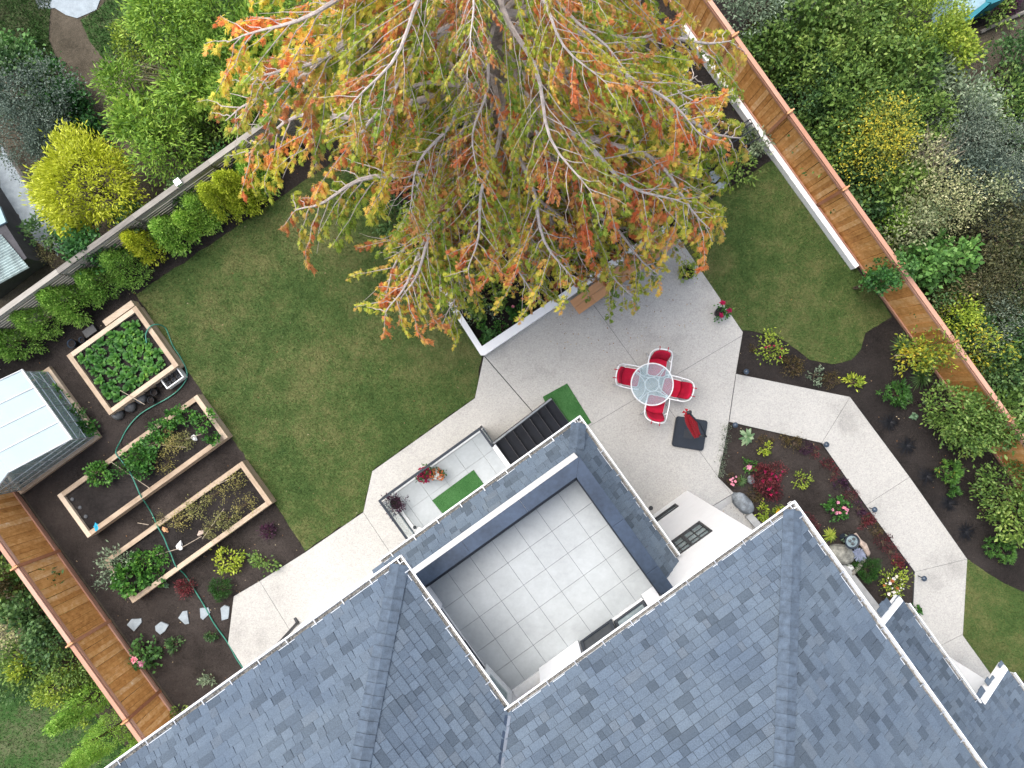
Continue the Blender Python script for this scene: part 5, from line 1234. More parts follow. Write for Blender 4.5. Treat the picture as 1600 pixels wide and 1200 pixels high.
for k, (x, y, r, d) in enumerate([(152,741,.30,'leafy bean plant at the left end of the middle bed'),(212,715,.34,'big leafy bean plant in the middle of the middle bed'),(226,722,.24,'bright leafy plant beside the hose in the middle bed'),(238,690,.24,'leafy plant with yellow leaves in the middle bed'),(252,672,.26,'leafy plant near the upper edge of the middle bed'),
     (268,655,.22,'green plant in the upper part of the middle bed'),(290,650,.22,'green plant near the upper corner of the middle bed'),(315,655,.28,'leafy green plant at the right end of the middle bed'),(330,684,.15,'small round green plant in the right corner of the middle bed'),(218,737,.17,'green lettuce near the cane in the middle bed'),(185,733,.16,'pale green sprig beside the hose in the middle bed')]):
    plant('veg', x, y, r, .42, d, 'vegetable', 'vegetable_plant', z0=.30, zc=.3)
for (x, y, r, d) in [(265,690,.3,'straggly yellowing plant in the middle bed'),(255,722,.25,'dry pale plant low in the middle bed'),(285,688,.22,'dry orange flecked plant in the middle bed'),(365,755,.24,'straggly plant at the top end of the house side bed'),(335,772,.26,'sprawling yellow green plant in the house side bed'),(305,792,.28,'sprawling dry plant second in the house side bed'),
     (275,815,.25,'dry creeping plant beside the hose in the house side bed'),(380,790,.28,'yellow flowering straggly plant at the house side edge'),(352,812,.28,'dry green plant at the lower edge of the house side bed'),(328,828,.22,'dry stalky plant beside the onion in the house side bed'),(250,812,.16,'dry sprig on the upper edge of the house side bed')]:
    plant('dry', x, y, r, .4, d, 'vegetable', 'straggly_plant', z0=.30, zc=.3)
for (x, y, r, h, d) in [(180,880,.36,.8,'tall grey green bean bush at the left end of the house side bed'),(200,905,.36,.75,'leafy bean bush hanging over the timber corner'),(168,905,.28,.6,'grey green bush spilling outside the bed'),(218,880,.3,.6,'light green bush inside the left end of the house side bed'),(248,870,.24,.5,'green leafy plant next to the hose in the house side bed'),(238,905,.2,.4,'small green plant by the lower timber')]:
    plant('silver' if 'grey green' in d else 'veg', x, y, r, h, d, 'vegetable', 'bean_bush', z0=.1, zc=.45)
# canes
def cane(a, b_, label): 
    mb = MB('world'); mb.tube([a, b_], .009, 5); tag(mb.build('garden_cane', 'twig', origin=a), label, 'cane')
for (a, b_, d) in [((171,720),(234,763),'bamboo cane lying across the hose in the middle bed'),((236,694),(291,699),'bamboo cane in the middle of the middle bed'),((268,664),(302,656),'short cane at the upper end of the middle bed'),((290,686),(316,678),'short cane near the right end of the middle bed'),
    ((215,817),(232,820),'loose cane left of the house side bed'),((242,868),(280,857),'cane beside the hose in the house side bed'),((285,855),(315,838),'cane pointing at the dry plant in the house side bed'),((316,842),(350,795),'long cane in the house side bed'),((188,610),(226,632),'thin stake over the empty nursery pots'),((330,762),(365,745),'thin stake at the top end of the house side bed')]:
    cane(P(*a, .42), P(*b_, .45), d)
for (x, y, d) in [(113,780,'first small round pot lid in the left end of the middle bed'),(125,793,'second small round pot lid in the middle bed'),(134,807,'third small round pot lid in the middle bed')]: rock(x, y, .055, .055, .03, 'river', 0, d, 'stone_disc', 'stone', .31, 2, .02)
for (x, y, s, m_, d) in [(232,698,.12,'pot_white','crumpled white and pink packet in the middle bed'),(303,685,.09,'pot_white','crumpled pale bag near the right end of the middle bed'),(281,853,.13,'pot_white','crumpled white bag in the house side bed'),(258,828,.08,'tan','brown onion beside the hose in the house side bed'),(313,833,.09,'drift','pale brown onion at the end of the cane'),(151,824,.10,'teal','crumpled bright blue cloth on the timber corner')]:
    if m_ == 'teal': MT.setdefault('cyan', m_plain('cyan_cloth', (.02, .33, .50), .8, var=.3)); m_ = 'cyan'
    rock(x, y, s, s*.7, s*.5, m_, random.uniform(0, 3), d, 'crumpled_bag' if 'crumpled' in d else 'onion', 'bag' if 'bag' in d or 'packet' in d else ('cloth' if 'cloth' in d else 'onion'), .36, 2, .5)
# hose
def hose(pts, label):
    ps = []
    P3 = [P(x, y, z) for x, y, z in pts]
    for i in range(len(P3)-1):
        p0, p1, p2, p3 = P3[max(i-1, 0)], P3[i], P3[i+1], P3[min(i+2, len(P3)-1)]
        for k in range(7):
            t = k/7; ps.append(.5*((2*p1)+(-p0+p2)*t+(2*p0-5*p1+4*p2-p3)*t*t+(-p0+3*p1-3*p2+p3)*t*t*t))
    ps.append(P3[-1]); mb = MB('world'); mb.tube(ps, .017, 7); return tag(mb.build('garden_hose', 'green_hose', origin=P3[0], smooth=True), label, 'hose')
hose([(229,536,.42),(228,522,.43),(235,510,.43),(247,507,.3),(258,512,.06),(263,522,.03),(270,540,.03),(281,557,.03),(291,577,.03),(291,592,.03),(280,608,.03),(262,622,.03),(240,634,.03),(218,648,.03),(200,668,.03),(188,690,.03),(181,707,.4),(190,720,.44),(203,738,.44),(212,757,.44),(220,775,.43),(232,793,.03),(240,808,.03),(246,822,.43),(256,840,.42),(262,855,.42),(268,868,.42),(275,885,.42),(289,898,.03),(303,920,.03),(320,948,.04),(335,975,.03),(355,1003,.03),(370,1030,.03),(383,1048,.03)], 'long green garden hose winding over the raised beds to the house')
# plants on bare soil, lower left
for (x, y, sp, r, h, d) in [(357,877,'lime',.30,.35,'bright lime coral bell plant on bare soil'),(412,877,'laurel',.28,.4,'mid green shrub near the paving'),(344,920,'box',.28,.35,'rounded moss green shrub beside the paving corner'),(288,917,'reds',.22,.2,'thin dark red sprigs beside the hose'),(419,831,'purple',.17,.2,'faint dark red plant near the lawn corner'),
    (225,1025,'round',.36,.5,'rose bush with pink blooms by the cedar fence'),(273,1006,'dark',.18,.2,'small dark sprig on bare soil below the stones'),(330,992,'dark',.14,.15,'tiny green sprig near the hose'),(328,1058,'silver',.22,.25,'grey green lavender tuft near the gutter'),(280,1115,'laurel',.2,.3,'green tuft between fence end and gutter'),(258,915,'hosta',.1,.1,'tiny white edged sprig near the bed corner')]:
    t = plant(sp, x, y, r, h, d, 'plant' if r < .25 else 'shrub', 'garden_plant')
    if 'pink blooms' in d: flowers(t, 2, .2, .5, 'petal_pink', .17)
# lower left neighbour planting
for (sp, x, y, r, h, d) in [('laurel',20,920,.8,1.4,'olive green bush at the left edge below the cedar fence start'),('dark',55,950,.7,1.4,'dark green bush close behind the left cedar fence'),('bronze',28,905,.4,1.6,'russet leaved sprigs at the left edge'),('cream',10,985,.5,1.5,'cream leaved bush at the left edge'),('dark',75,1000,.7,1.3,'dark green bush beside the fence, second'),
    ('laurel',45,1035,.7,1.1,'mid green bush in the lower left group'),('laurel',105,1035,.6,1.2,'mid green bush beside the fence, third'),('lime',90,1075,.45,1.3,'bright yellow green bush in the lower left'),('lime',60,1085,.28,1.0,'small yellow green sprig left of its larger twin'),('lime',35,1043,.25,1.4,'single bright yellow green tuft in the lower left'),
    ('dark',15,1060,.6,1.0,'dark low bush at the left edge above the grass'),('laurel',125,1080,.4,.9,'green bush right of the yellow green one'),('lime',128,1120,.2,.7,'little pale sprig between the two leaning conifers')]:
    plant(sp, x, y, r, h, d)
for (x, y, r, h, d) in [(140,1095,.38,2.4,'tall narrow conifer behind the left cedar fence, upper'),(165,1150,.45,2.6,'tall narrow conifer behind the left cedar fence, middle'),(210,1195,.5,2.6,'tall narrow conifer at the bottom edge by the roof')]:
    b0 = P(x+18, y-14, .2); plant('thuja', x, y, r, h, d, 'conifer', 'conifer_shrub', base=(b0.x, b0.y))
# neighbour's teal thing at far left (seen past the fence)
mb = MB('world'); mb.prism(pxpoly([(-30,840),(8,838),(13,872),(-20,885)]), 0, .5); tag(mb.build('garden_bench', 'greyroof', origin=P(0, 860)), 'dark grey slatted garden box at the left edge behind the cedar fence', 'garden box')

# ================================================================ GREENHOUSE
gh = thing('greenhouse', W(-11.6, -6.75), TH, 'aluminium framed greenhouse with pale roof panels at the left edge', 'greenhouse')
g0, g1, h0, h1, GE, GR = -12.9, -10.36, -7.86, -5.62, 1.25, 2.02; gm = (g0+g1)/2
for (a, b_, c_, d_, m_) in ((g0-.07, g1+.12, h1, h1+.1, 'timber'), (g0-.07, g1+.12, h0-.1, h0, 'timber'), (g1+.02, g1+.12, h0+.001, h1-.001, 'timber_y'), (g0-.1, g0, h0+.001, h1-.001, 'timber_y')):
    mb = MB('uv'); mb.bx(a, b_, c_, d_, 0, .14); mb.build('base_timber', m_, gh)
def bar(a, b_, r=.014, name='frame_bar'): mb = MB('uv'); mb.tube([(a[0], -a[1], a[2]), (b_[0], -b_[1], b_[2])], r, 4); mb.build(name, 'alu', gh)
nb = 4
for k in range(nb+1):
    v = h0+(h1-h0)*k/nb
    bar((g1, v, .12), (g1, v, GE)); bar((g0, v, .12), (g0, v, GE)); bar((g1, v, GE), (gm, v, GR)); bar((g0, v, GE), (gm, v, GR))
for z in (.16, .52, .88, GE): bar((g1, h0, z), (g1, h1, z), .018 if z in (.16, GE) else .012); bar((g0, h0, z), (g0, h1, z), .014)
for z in (.16, .52, .88, GE): bar((g0, h1, z), (g1, h1, z), .014); bar((g0, h0, z), (g1, h0, z), .014)
for f_ in (.22, .42, .6, .8): u = g0+(g1-g0)*f_; zt = GE+(GR-GE)*(1-abs(u-gm)/(g1-gm)); bar((u, h1, .12), (u, h1, zt)); bar((u, h0, .12), (u, h0, zt))
bar((gm, h0, GR), (gm, h1, GR), .02); bar((g1, h0+(h1-h0)*.75, .2), (g1, h1, .85), .01); bar((g1, h0, .9), (g1, h0+.5, .4), .01)
for k in range(nb):
    v0, v1 = h0+(h1-h0)*k/nb+.012, h0+(h1-h0)*(k+1)/nb-.012
    for (s, nm) in ((g1, 'r'), (g0, 'l')):
        uo = s+(.05 if s == g1 else -.05); sl = (GR-GE)/(g1-gm)
        za = GE-.05*sl; mb = MB('uv')
        vs = [(uo, -v0, za+.02), (gm, -v0, GR+.02), (gm, -v1, GR+.02), (uo, -v1, za+.02)]
        vs += [(x, y_, z-.012) for x, y_, z in vs]; mb.add(vs, [(0, 1, 2, 3), (7, 6, 5, 4), (0, 4, 5, 1), (2, 6, 7, 3), (0, 3, 7, 4), (1, 5, 6, 2)]); mb.build('roof_panel', 'poly' if s == g1 else 'greyroof' if False else 'poly', gh)
        mb = MB('uv'); mb.bx(s-.004, s+.004, v0, v1, .17, GE-.02); mb.build('wall_pane', 'glass', gh)
for v in (h0, h1):
    mb = MB('uv'); pts = [(g0, .15), (g1, .15), (g1, GE), (gm, GR), (g0, GE)]; n = 5
    mb.add([(u, -v-.003, z) for u, z in pts]+[(u, -v+.003, z) for u, z in pts], [tuple(range(n)), tuple(range(2*n-1, n-1, -1))]); mb.build('gable_pane', 'glass', gh)
for k in range(nb+1):
    v = h0+(h1-h0)*k/nb; mb = MB('uv'); sl = (GR-GE)/(g1-gm)
    mb.tube([(g1+.06, -v, GE-.05*sl+.03), (gm, -v, GR+.03)], .016, 4); mb.build('glazing_bar', 'white_metal', gh)
mb = MB('uv'); mb.bx(g1+.035, g1+.075, h0-.02, h1+.02, GE-.05, GE+.0); mb.build('eave_rail', 'white_metal', gh)
for (x, y, d) in [(85,620,'green plant inside the greenhouse, upper'),(110,650,'green plant inside the greenhouse, middle'),(130,672,'green plant inside the greenhouse, near the corner'),(60,600,'green plant inside the greenhouse, far corner')]:
    plant('veg', x, y, .26, .5, d, 'plant', 'greenhouse_plant')

# neighbour shed at the left edge
sh = thing('shed', P(-60, 380), 0, 'dark grey shed roof with corrugated plastic panel behind the grey fence', 'shed')
mb = MB('world'); mb.prism(pxpoly([(0,292),(53,376),(76,412),(55,425),(0,468),(-200,420),(-200,260),(-40,230)], 0), 0, .9); mb.build('roof', 'greyroof', sh)
mb = MB('world')
for i in range(16):
    t0 = i/16; a = P(2+44*t0, 366+52*t0, .93); b_ = P(-60+44*t0, 400+52*t0, .93); dd_ = (P(46, 418, .93)-P(2, 366, .93))/32
    mb.add([a, a+dd_+Vector((0, 0, .035)), b_+dd_+Vector((0, 0, .035)), b_, a+dd_*2, b_+dd_*2], [(0, 1, 2, 3), (1, 4, 5, 2)])
mb.build('corrugated_panel', 'corr', sh)
mb = MB('world'); mb.prism(pxpoly([(-30,320),(0,322),(10,347),(-20,362)], .95), .901, .97); mb.build('skylight', 'tarp', sh)
mb = MB('world'); mb.tube([P(8, 232, .3), P(52, 305, .3)], .05, 4); tag(mb.build('timber_edging', 'greywood', origin=P(30, 270)), 'grey timber edging left of the golden cypress', 'timber')
mb = MB('world'); mb.tube([P(82, 347, .2), P(97, 362, .2)], .05, 4); tag(mb.build('timber_edging', 'greywood', origin=P(90, 355)), 'short grey timber below the golden cypress', 'timber')
sheet('gravel_strip', wob(pxpoly([(0,225),(50,300),(95,355),(90,400),(60,380),(0,300)]), .05), -.015, 'stone')

# neighbour's teal cold frame, top right
cf = thing('cold_frame', P(1525, -5, .8), 0, 'teal framed cold frame with pale sheet roof at the top right', 'cold frame')
Zc = .9
mb = MB('world'); mb.prism(pxpoly([(1488,-30),(1542,-30),(1542,2),(1516,21),(1499,35),(1486,30)], Zc), .0, Zc); mb.build('sheet', 'tarp', cf)
for pts in ([(1541,-30),(1549,-30),(1549,4),(1541,3)], [(1499,36),(1516,22),(1540,3),(1547,5),(1520,28),(1502,42)], [(1549,-4),(1575,-12),(1576,-5),(1549,6)]):
    mb = MB('world'); mb.prism(pxpoly(pts, Zc+.03), .0, Zc+.03); mb.build('frame', 'teal', cf)
mb = MB('world'); mb.tube([P(1532, 50, .1), P(1570, 32, .1), P(1610, 15, .1)], .05, 5); tag(mb.build('timber_edging', 'greywood', origin=P(1565, 33)), 'grey timber edging beside the bark path, top right', 'timber')
mb = MB('world'); mb.tube([P(1520, 84, .35), P(1502, 93, .35)], .09, 10); tag(mb.build('drain_pipe', 'pot_black', origin=P(1510, 88)), 'short black pipe lying by the bark path', 'pipe')
plant('purple', 1575, 4, .3, .4, 'magenta striped spiky plant at the top right corner', 'plant', 'plant'); plant('laurel', 1562, 15, .35, .5, 'broad leaved plants beside the teal cold frame', 'plant', 'plant')

# ================================================================ TABLE, CHAIRS, PARASOL
TZ = .72; tc = P(1019, 600.5, TZ)
tb = thing('patio_table', (tc.x, tc.y, .045), 0, 'round frosted glass patio table with white metal rim', 'table'); R_ = .57; z = TZ-.045
mb = MB('local'); n = 48
mb.tube([(math.cos(i*2*math.pi/n)*R_, math.sin(i*2*math.pi/n)*R_, z) for i in range(n+1)], .019, 8, cap=False); mb.build('rim', 'white_metal', tb, True)
mb = MB('local'); mb.lathe(0, 0, [(0, z+.004), (R_-.015, z+.004), (R_-.015, z-.004), (0, z-.004)], 40); mb.build('glass_top', 'glass_table', tb)
rg = .19
mb = MB('local'); mb.tube([(math.cos(i*2*math.pi/n)*rg, math.sin(i*2*math.pi/n)*rg, z-.025) for i in range(n+1)], .012, 6, cap=False); mb.build('inner_ring', 'white_metal', tb, True)
for k in range(4):
    a = math.radians(52+90*k); d = Vector((math.cos(a), math.sin(a), 0)); s = Vector((-d.y, d.x, 0)); mb = MB('local')
    for sg in (-1, 1):
        pts = []
        for i in range(9):
            t = i/8; x = rg*.75+(R_-rg*.75)*t; off = .02+.10*(abs(t-.0)-1)**4 + .0*t
            pts.append(d*x+s*sg*off+Vector((0, 0, z-.025)))
        mb.tube(pts, .011, 6)
    mb.build('brace', 'white_metal', tb, True)
    mb = MB('local'); mb.tube([d*R_*.93+Vector((0, 0, z-.02)), d*R_*.80+Vector((0, 0, .35)), d*R_*.86+Vector((0, 0, 0))], .016, 6); mb.build('leg', 'white_metal', tb, True)
def chair():
    t = thing('patio_chair', (0, 0, .045), 0, 'x', 'chair')
    # faces +y (towards the table); origin at the seat centre
    def rr(w_, d0, d1, rad, z, nn=5):
        out = []
        for (cx, cy, a0) in ((w_-rad, d1-rad, 0), (-w_+rad, d1-rad, 90), (-w_+rad, d0+rad, 180), (w_-rad, d0+rad, 270)):
            for i in range(nn): a = math.radians(a0+90*i/(nn-1)); out.append((cx+math.cos(a)*rad, cy+math.sin(a)*rad, z))
        return out
    mb = MB('local'); sp = rr(.235, -.22, .25, .07, .42); mb.prism([(p[0], p[1]) for p in sp], .40, .465); mb.build('seat_cushion', 'red', t)
    # back: leaning, curved
    mb = MB('local'); vs = []; nx = 7; nz = 6
    for side in (0, 1):
        for j in range(nz):
            for i in range(nx):
                x = -.23+.46*i/(nx-1); zz = .45+.50*j/(nz-1); xx = x*(1 if j < nz-1 else .86)
                yy = -.215-.17*(j/(nz-1))+.05*(x/.23)**2 - (0 if side else .05)
                vs.append((xx, yy, zz))
    fs = []
    for j in range(nz-1):
        for i in range(nx-1):
            a = j*nx+i; o = nz*nx; fs += [(a, a+nx, a+nx+1, a+1), (o+a, o+a+1, o+a+nx+1, o+a+nx)]
    for i in range(nx-1): o = nz*nx; a = (nz-1)*nx+i; fs += [(a, o+a, o+a+1, a+1), (i, i+1, o+i+1, o+i)]
    for j in range(nz-1): o = nz*nx; a = j*nx; b_ = a+nx-1; fs += [(a, o+a, o+a+nx, a+nx), (b_, b_+nx, o+b_+nx, o+b_)]
    mb.add(vs, fs); mb.build('back_cushion', 'red', t, True)
    mb = MB('local'); pts = [(.30, .26, .62), (.315, .05, .66), (.31, -.15, .68), (.29, -.33, .78), (.20, -.43, .93), (.0, -.46, .97), (-.20, -.43, .93), (-.29, -.33, .78), (-.31, -.15, .68), (-.315, .05, .66), (-.30, .26, .62)]
    sm = []
    for i in range(len(pts)-1):
        p0, p1, p2, p3 = [Vector(pts[max(0, min(len(pts)-1, i+k))]) for k in (-1, 0, 1, 2)]
        for k in range(4):
            u = k/4; sm.append(.5*((2*p1)+(-p0+p2)*u+(2*p0-5*p1+4*p2-p3)*u*u+(-p0+3*p1-3*p2+p3)*u**3))
    sm.append(Vector(pts[-1])); mb.tube(sm, .017, 8); mb.build('frame', 'white_metal', t, True)
    mb = MB('local'); q = rr(.245, -.24, .265, .07, .395); mb.tube(q+[q[0]], .014, 6, cap=False); mb.build('seat_frame', 'white_metal', t, True)
    for s in (-1, 1):
        mb = MB('local'); mb.tube([(s*.30, .26, .62), (s*.27, .27, .40), (s*.28, .29, .0)], .014, 6); mb.build('leg', 'white_metal', t, True)
        mb = MB('local'); mb.tube([(s*.31, -.15, .68), (s*.26, -.23, .40), (s*.29, -.36, .0)], .014, 6); mb.build('leg', 'white_metal', t, True)
    for (x, y_) in ((.11, -.46), (-.11, -.46)):
        mb = MB('local'); mb.tube([(x, y_+.05, .955), (x, y_-.03, .985), (x*1.05, y_-.07, .96)], .012, 5); mb.build('tie', 'red', t)
    return t
c0_ = chair(); first = True
for (px_, py_, ang, d) in [(1027,573,172,'red cushioned white patio chair on the upper side of the round table'),(984,589,260,'red cushioned white patio chair on the left side of the round table'),(1050,606,76,'red cushioned white patio chair on the right side of the round table'),(1024,633,-13,'red cushioned white patio chair on the lower side, nearest the roof corner')]:
    c = c0_ if first else copy_tree(c0_); first = False
    q = P(px_, py_, .45); c.location = (q.x, q.y, .045); c.rotation_euler = (0, 0, math.radians(ang)); tag(c, d, 'chair', 'four red cushioned chairs round the glass table')
um = thing('parasol', P(1077, 677, .05), math.radians(-9), 'folded red cantilever parasol on a square black base', 'parasol')
mb = MB('local')
def rrect(w_, h_, rad, nn=5):
    out = []
    for (cx, cy, a0) in ((w_-rad, h_-rad, 0), (-w_+rad, h_-rad, 90), (-w_+rad, -h_+rad, 180), (w_-rad, -h_+rad, 270)):
        for i in range(nn): a = math.radians(a0+90*i/(nn-1)); out.append((cx+math.cos(a)*rad, cy+math.sin(a)*rad))
    return out
mb.prism(rrect(.445, .43, .08), 0, .075); mb.prism(rrect(.41, .395, .07), .076, .10); mb.build('base', 'char_rail', um)
mb = MB('local'); mb.prism([(x-.05, y_-.02) for x, y_ in rrect(.12, .12, .01)], .101, .108); mb.build('base_lid', 'black', um)
mt_b = P(1089, 679, .15); mt = P(1103, 682, 1.10); ht = P(1077, 645, 1.95)
mb = MB('world'); mb.tube([mt_b, mt], .03, 8); mb.build('mast', 'black', um, True)
mb = MB('world'); mb.tube([P(1086, 679, 1.0), mt, (mt+ht)/2+Vector((.06, 0, .05)), ht], .024, 8); mb.build('arm', 'char_rail', um, True)
mb = MB('world'); q = P(1087, 680, 1.0); mb.tube([q, mt], .028, 8); mb.build('arm_bracket', 'black', um, True)
mb = MB('world'); top = P(1073, 645, 1.95); bot = P(1088, 680, 1.0); ax = (bot-top); vs = []; nseg = 10; nr = 20
X_ = ax.normalized().orthogonal().normalized(); Y_ = ax.normalized().cross(X_)
for j in range(nseg+1):
    t = j/nseg; prof = .03+.13*math.sin(min(1, t*1.25)*math.pi*.62)*(1-.45*t)+.01
    for i in range(nr):
        a = 2*math.pi*i/nr; rad = prof*(1.0 if i % 2 else .62)*(1+.12*math.sin(i*2.3+t*3)); vs.append(top+ax*t+(X_*math.cos(a)+Y_*math.sin(a))*rad)
fs = [(j*nr+i, j*nr+(i+1) % nr, (j+1)*nr+(i+1) % nr, (j+1)*nr+i) for j in range(nseg) for i in range(nr)]+[tuple(range(nr)), tuple(range((nseg+1)*nr-1, nseg*nr-1, -1))]
mb.add(vs, fs); cn = mb.build('canopy', 'darkred', um)
mb = MB('world'); mb.tube([top+Vector((0, 0, .02)), ht+Vector((.05, .02, .02))], .045, 8); mb.tube([ht, ht+Vector((0, .0, .09))], .03, 8); mb.build('hub', 'black', um, True)
mb = MB('world')
for k in range(5):
    a = k*1.256; mb.add([top, top+Vector((math.cos(a)*.10, math.sin(a)*.10, .02)), top+Vector((math.cos(a+.7)*.12, math.sin(a+.7)*.12, -.05))], [(0, 1, 2)])
mb.build('canopy_flap', 'darkred', um)
# drain grate, dish on porch, black object by the block
mb = MB('world'); q = P(1017, 794, .05); mb.lathe(q.x, q.y, [(.0, .05), (.065, .05), (.065, .046)], 16); tag(mb.build('drain_cover', 'pot_black', origin=q), 'small round drain cover in the paving beside the house', 'drain cover')
bw = thing('dog_statue', P(651, 826, PZ), 0, 'small white figure with a black head at the porch end', 'ornament')
mb = MB('world'); q = P(655, 828, PZ+.1); mb.lathe(q.x, q.y, [(.0, PZ+.0), (.07, PZ), (.085, PZ+.08), (.06, PZ+.16), (0, PZ+.18)], 14); mb.build('body', 'pot_white', bw, True)
mb = MB('world'); q = P(648, 824, PZ+.18); mb.lathe(q.x, q.y, [(0, PZ+.13), (.04, PZ+.15), (.045, PZ+.19), (.02, PZ+.225), (0, PZ+.23)], 12); mb.build('head', 'black', bw, True)

# ================================================================ THE BIG CONIFER
MT['cedar_leaf'] = m_leaf('orange_green_conifer_spray', [(.14,.25,.03,0),(.29,.40,.05,.20),(.52,.56,.08,.40),(.74,.60,.11,.54),(.72,.46,.14,.62),(.68,.29,.11,.76),(.64,.20,.08,1)], .42, .6, attr=True)
def limb(L, var):
    """one drooping limb along +x with side branches and hanging twigs; returns wood mesh and foliage mesh"""
    rnd = random.Random(100+var); nrg = np.random.default_rng(200+var)
    mb = MB('local'); N_ = 14; ax_ = []; kink = [rnd.uniform(-1, 1) for _ in range(4)]
    for i in range(N_+1):
        t = i/N_; z = L*(.04*t-.50*t*t+.10*t**4)+.03*math.sin(t*11+var)
        y_ = L*(.05*math.sin(t*4+kink[0]*3)+.02*math.sin(t*12+kink[1]*3)); ax_.append(Vector((L*t*(1-.10*t), y_-L*.05*math.sin(kink[0]*3)*(1-t), z)))
    mb.tube(ax_, [.050*(1-i/N_)**.75*L/4+.007 for i in range(N_+1)], 6)
    SP = []; SD = []; TN = []; cur = [.4]
    def at(t):
        x = t*N_; i = min(N_-1, int(x)); return ax_[i].lerp(ax_[i+1], x-i), (ax_[i+1]-ax_[i]).normalized()
    def hang(q, dirn, ln):
        e_ = q+Vector((dirn[0], dirn[1], 0))*ln*.45+Vector((0, 0, -ln*.85)); m_ = q.lerp(e_, .5)+Vector((0, 0, .05*ln))
        if rnd.random() < .45: mb.tube([q, m_, e_], [.005, .004, .002], 3, cap=False)
        tone = cur[0]+rnd.gauss(0, .13)
        for w_ in range(max(4, int(ln/.021))):
            u = rnd.random()**.8; p_ = (q.lerp(m_, u*2) if u < .5 else m_.lerp(e_, u*2-1))
            TN.append(min(1, max(0, tone+rnd.gauss(0, .07)))); SP.append(tuple(p_+Vector((rnd.uniform(-.03, .03), rnd.uniform(-.03, .03), rnd.uniform(-.03, .03)))))
            SD.append((dirn[0]*.6+rnd.uniform(-.5, .5), dirn[1]*.6+rnd.uniform(-.5, .5), -.75))
    nsb = int(20*L/4); k = 0
    for k in range(nsb):
        t = .16+.84*(k+rnd.random()*.8)/nsb; t = min(t, .99); p, d = at(t); side = 1 if k % 2 else -1
        ang = math.radians(rnd.uniform(22, 62))*side; sl = (.45+1.15*(1-t)**.8)*L/4*rnd.uniform(.45, 1.2)
        hd = Vector((d.x, d.y, 0)).normalized(); dd = Vector((hd.x*math.cos(ang)-hd.y*math.sin(ang), hd.x*math.sin(ang)+hd.y*math.cos(ang), d.z*.7))
        pts = [p]
        for j in range(1, 6): pts.append(p+dd*sl*j/5+Vector((rnd.uniform(-.04, .04), rnd.uniform(-.04, .04), -.35*sl*(j/5)**1.6)))
        mb.tube(pts, [.015*(1-t*.4), .011, .009, .006, .005, .003], 4, cap=False)
        cur[0] = rnd.choice((.22, .34, .38, .45, .50, .72, .80))
        if rnd.random() < .12: continue                      # bare dead twig
        ns = max(3, int(sl*11.5))
        for j in range(ns):
            u = .12+.88*(j+rnd.random())/ns; i = min(4, int(u*5)); q = pts[i].lerp(pts[i+1], u*5-i) if i < 5 else pts[5]
            s2 = 1 if j % 2 else -1; a_ = s2*rnd.uniform(.3, 1.1); dl = (pts[i+1]-pts[i]).normalized()
            hang(q, (dl.x*math.cos(a_)-dl.y*math.sin(a_), dl.x*math.sin(a_)+dl.y*math.cos(a_)), rnd.uniform(.16, .42))
    for k in range(int(12*L/4)):
        p, d = at(min(.99, .3+.7*rnd.random())); sg = rnd.choice((-1, 1)); hang(p, (d.x*.8, d.y*.8+sg*.5), rnd.uniform(.12, .3))
    SP = np.array(SP); SD = np.array(SD)+nrg.normal(0, .15, (len(SP), 3)); SD /= np.linalg.norm(SD, axis=1)[:, None]
    n = len(SP); s = np.cross(SD, nrg.normal(0, 1, (n, 3))); s /= np.linalg.norm(s, axis=1)[:, None]+1e-9
    size = nrg.uniform(.09, .165, n)[:, None]; fan = [(-.62, .55), (-.28, .82), (0, 1.0), (.28, .82), (.62, .55)]
    per = 1+3*len(fan); V = np.zeros((n, per, 3)); V[:, 0] = SP
    for k, (a, l) in enumerate(fan):
        d = SD*math.cos(a)+s*math.sin(a); c = -SD*math.sin(a)+s*math.cos(a)
        tip = SP+d*size*l*nrg.uniform(.7, 1.15, (n, 1)); mid = SP+d*size*l*.6; wv = size*.060
        V[:, 1+3*k] = mid-c*wv; V[:, 2+3*k] = tip; V[:, 3+3*k] = mid+c*wv
    base = (np.arange(n)*per)[:, None, None]; q = np.array([[0, 1+3*k, 2+3*k, 3+3*k] for k in range(len(fan))])[None]+base
    me = fast_mesh('foliage', V.reshape(-1, 3), q.reshape(-1, 4), ['cedar_leaf'])
    at2 = me.attributes.new('tone', 'FLOAT', 'POINT'); at2.data.foreach_set('value', np.repeat(np.array(TN, np.float32), per))
    return mb.mesh('branch', ['limb']), me
LV = [limb(5.0, i) for i in range(8)]
tx, ty = -.25, 5.1; TH_ = 13.2
tree = thing('conifer_tree', (tx, ty, 0), 0, 'huge conifer with drooping pale limbs and orange, yellow and green foliage', 'tree')
mb = MB('local'); mb.tube([(0, 0, -.1), (.02, .02, .5), (.0, .05, 3), (-.03, .03, 6), (0, .0, 9), (.02, .02, 11.5), (0, 0, TH_)], [.52, .40, .33, .26, .18, .09, .02], 14); mb.build('trunk', 'bark', tree, True)
nL = 96; random.seed(34)
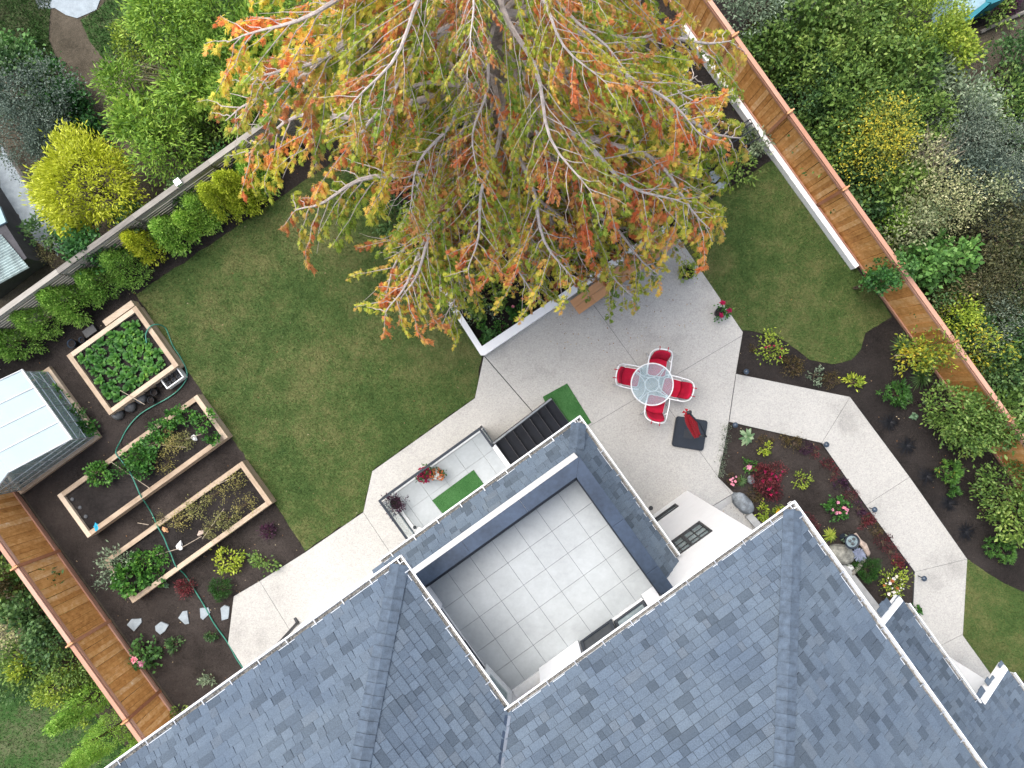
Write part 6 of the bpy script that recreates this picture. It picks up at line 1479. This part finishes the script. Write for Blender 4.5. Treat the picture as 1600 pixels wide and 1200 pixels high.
for i in range(nL):
    t = (i+.5)/nL; z = 2.6+10.3*t**1.02; az = i*2.39996+random.uniform(-.35, .35)
    reach = 7.0*(1-((z-2.6)/12.6))**.62
    if z < 4.2: reach *= .70+.30*(z-2.6)/1.6
    k = .74+.30*abs(math.cos(az)) - (.04 if math.sin(az) < -.5 else 0)
    low = i % 9 == 4 and z < 8
    a2 = (az+math.pi) % (2*math.pi)-math.pi      # the side over the patio carries the shorter limbs
    L_ = max(.9, reach*k*random.uniform(.66, 1.08)*(.74 if low else (.88 if -1.75 < a2 < -.35 and z < 7 else 1))); wm, fm = LV[i % len(LV)]; s = L_/5.0
    tilt = math.radians(random.uniform(-6, 12)) if z > 4.5 else -math.radians(random.uniform(2, 16))
    if z > 9: tilt = -math.radians((z-9)*7+random.uniform(-6, 6))
    rz = Matrix.Rotation(az, 4, 'Z') @ Matrix.Rotation(tilt, 4, 'Y') @ Matrix.Rotation(random.uniform(-.25, .25), 4, 'X')
    if low: az = -math.pi/2+random.uniform(-.8, .8); rz = Matrix.Rotation(az, 4, 'Z') @ Matrix.Rotation(tilt, 4, 'Y')
    br = link('branch', wm, tree, Matrix.Translation((0, 0, z)) @ rz @ Matrix.Scale(s, 4)); link('foliage', fm, br)

# ---------------------------------------------------------------- litter: fallen sprays and petals
def litter(name, poly, n, mat, size, z):
    xs = np.array([p[0] for p in poly]); ys = np.array([p[1] for p in poly]); x = RNG.uniform(xs.min(), xs.max(), n); y_ = RNG.uniform(ys.min(), ys.max(), n); ok = inpoly(x, y_, poly)
    p = np.c_[x[ok], y_[ok], np.full(ok.sum(), z)]; d = np.c_[RNG.normal(0, 1, (ok.sum(), 2)), np.full(ok.sum(), .05)]
    V = leafset(p, d, size, size*.5, 0, .1, .1); V[:, 2] = np.maximum(V[:, 2], z); o = link(name, fast_mesh(name, V, np.arange(len(V)).reshape(-1, 4), [mat])); o['kind'] = 'stuff'
litter('fallen_leaves', yard, 1500, 'litter', .05, .012)
litter('fallen_leaves', pxpoly([(640,250),(1060,250),(1060,360),(830,480),(755,540),(690,440)]), 500, 'litter', .06, .012)
litter('fallen_leaves', pxpoly([(850,500),(1060,380),(1110,440),(1100,520),(960,560),(860,540)]), 170, 'litter', .05, .05)
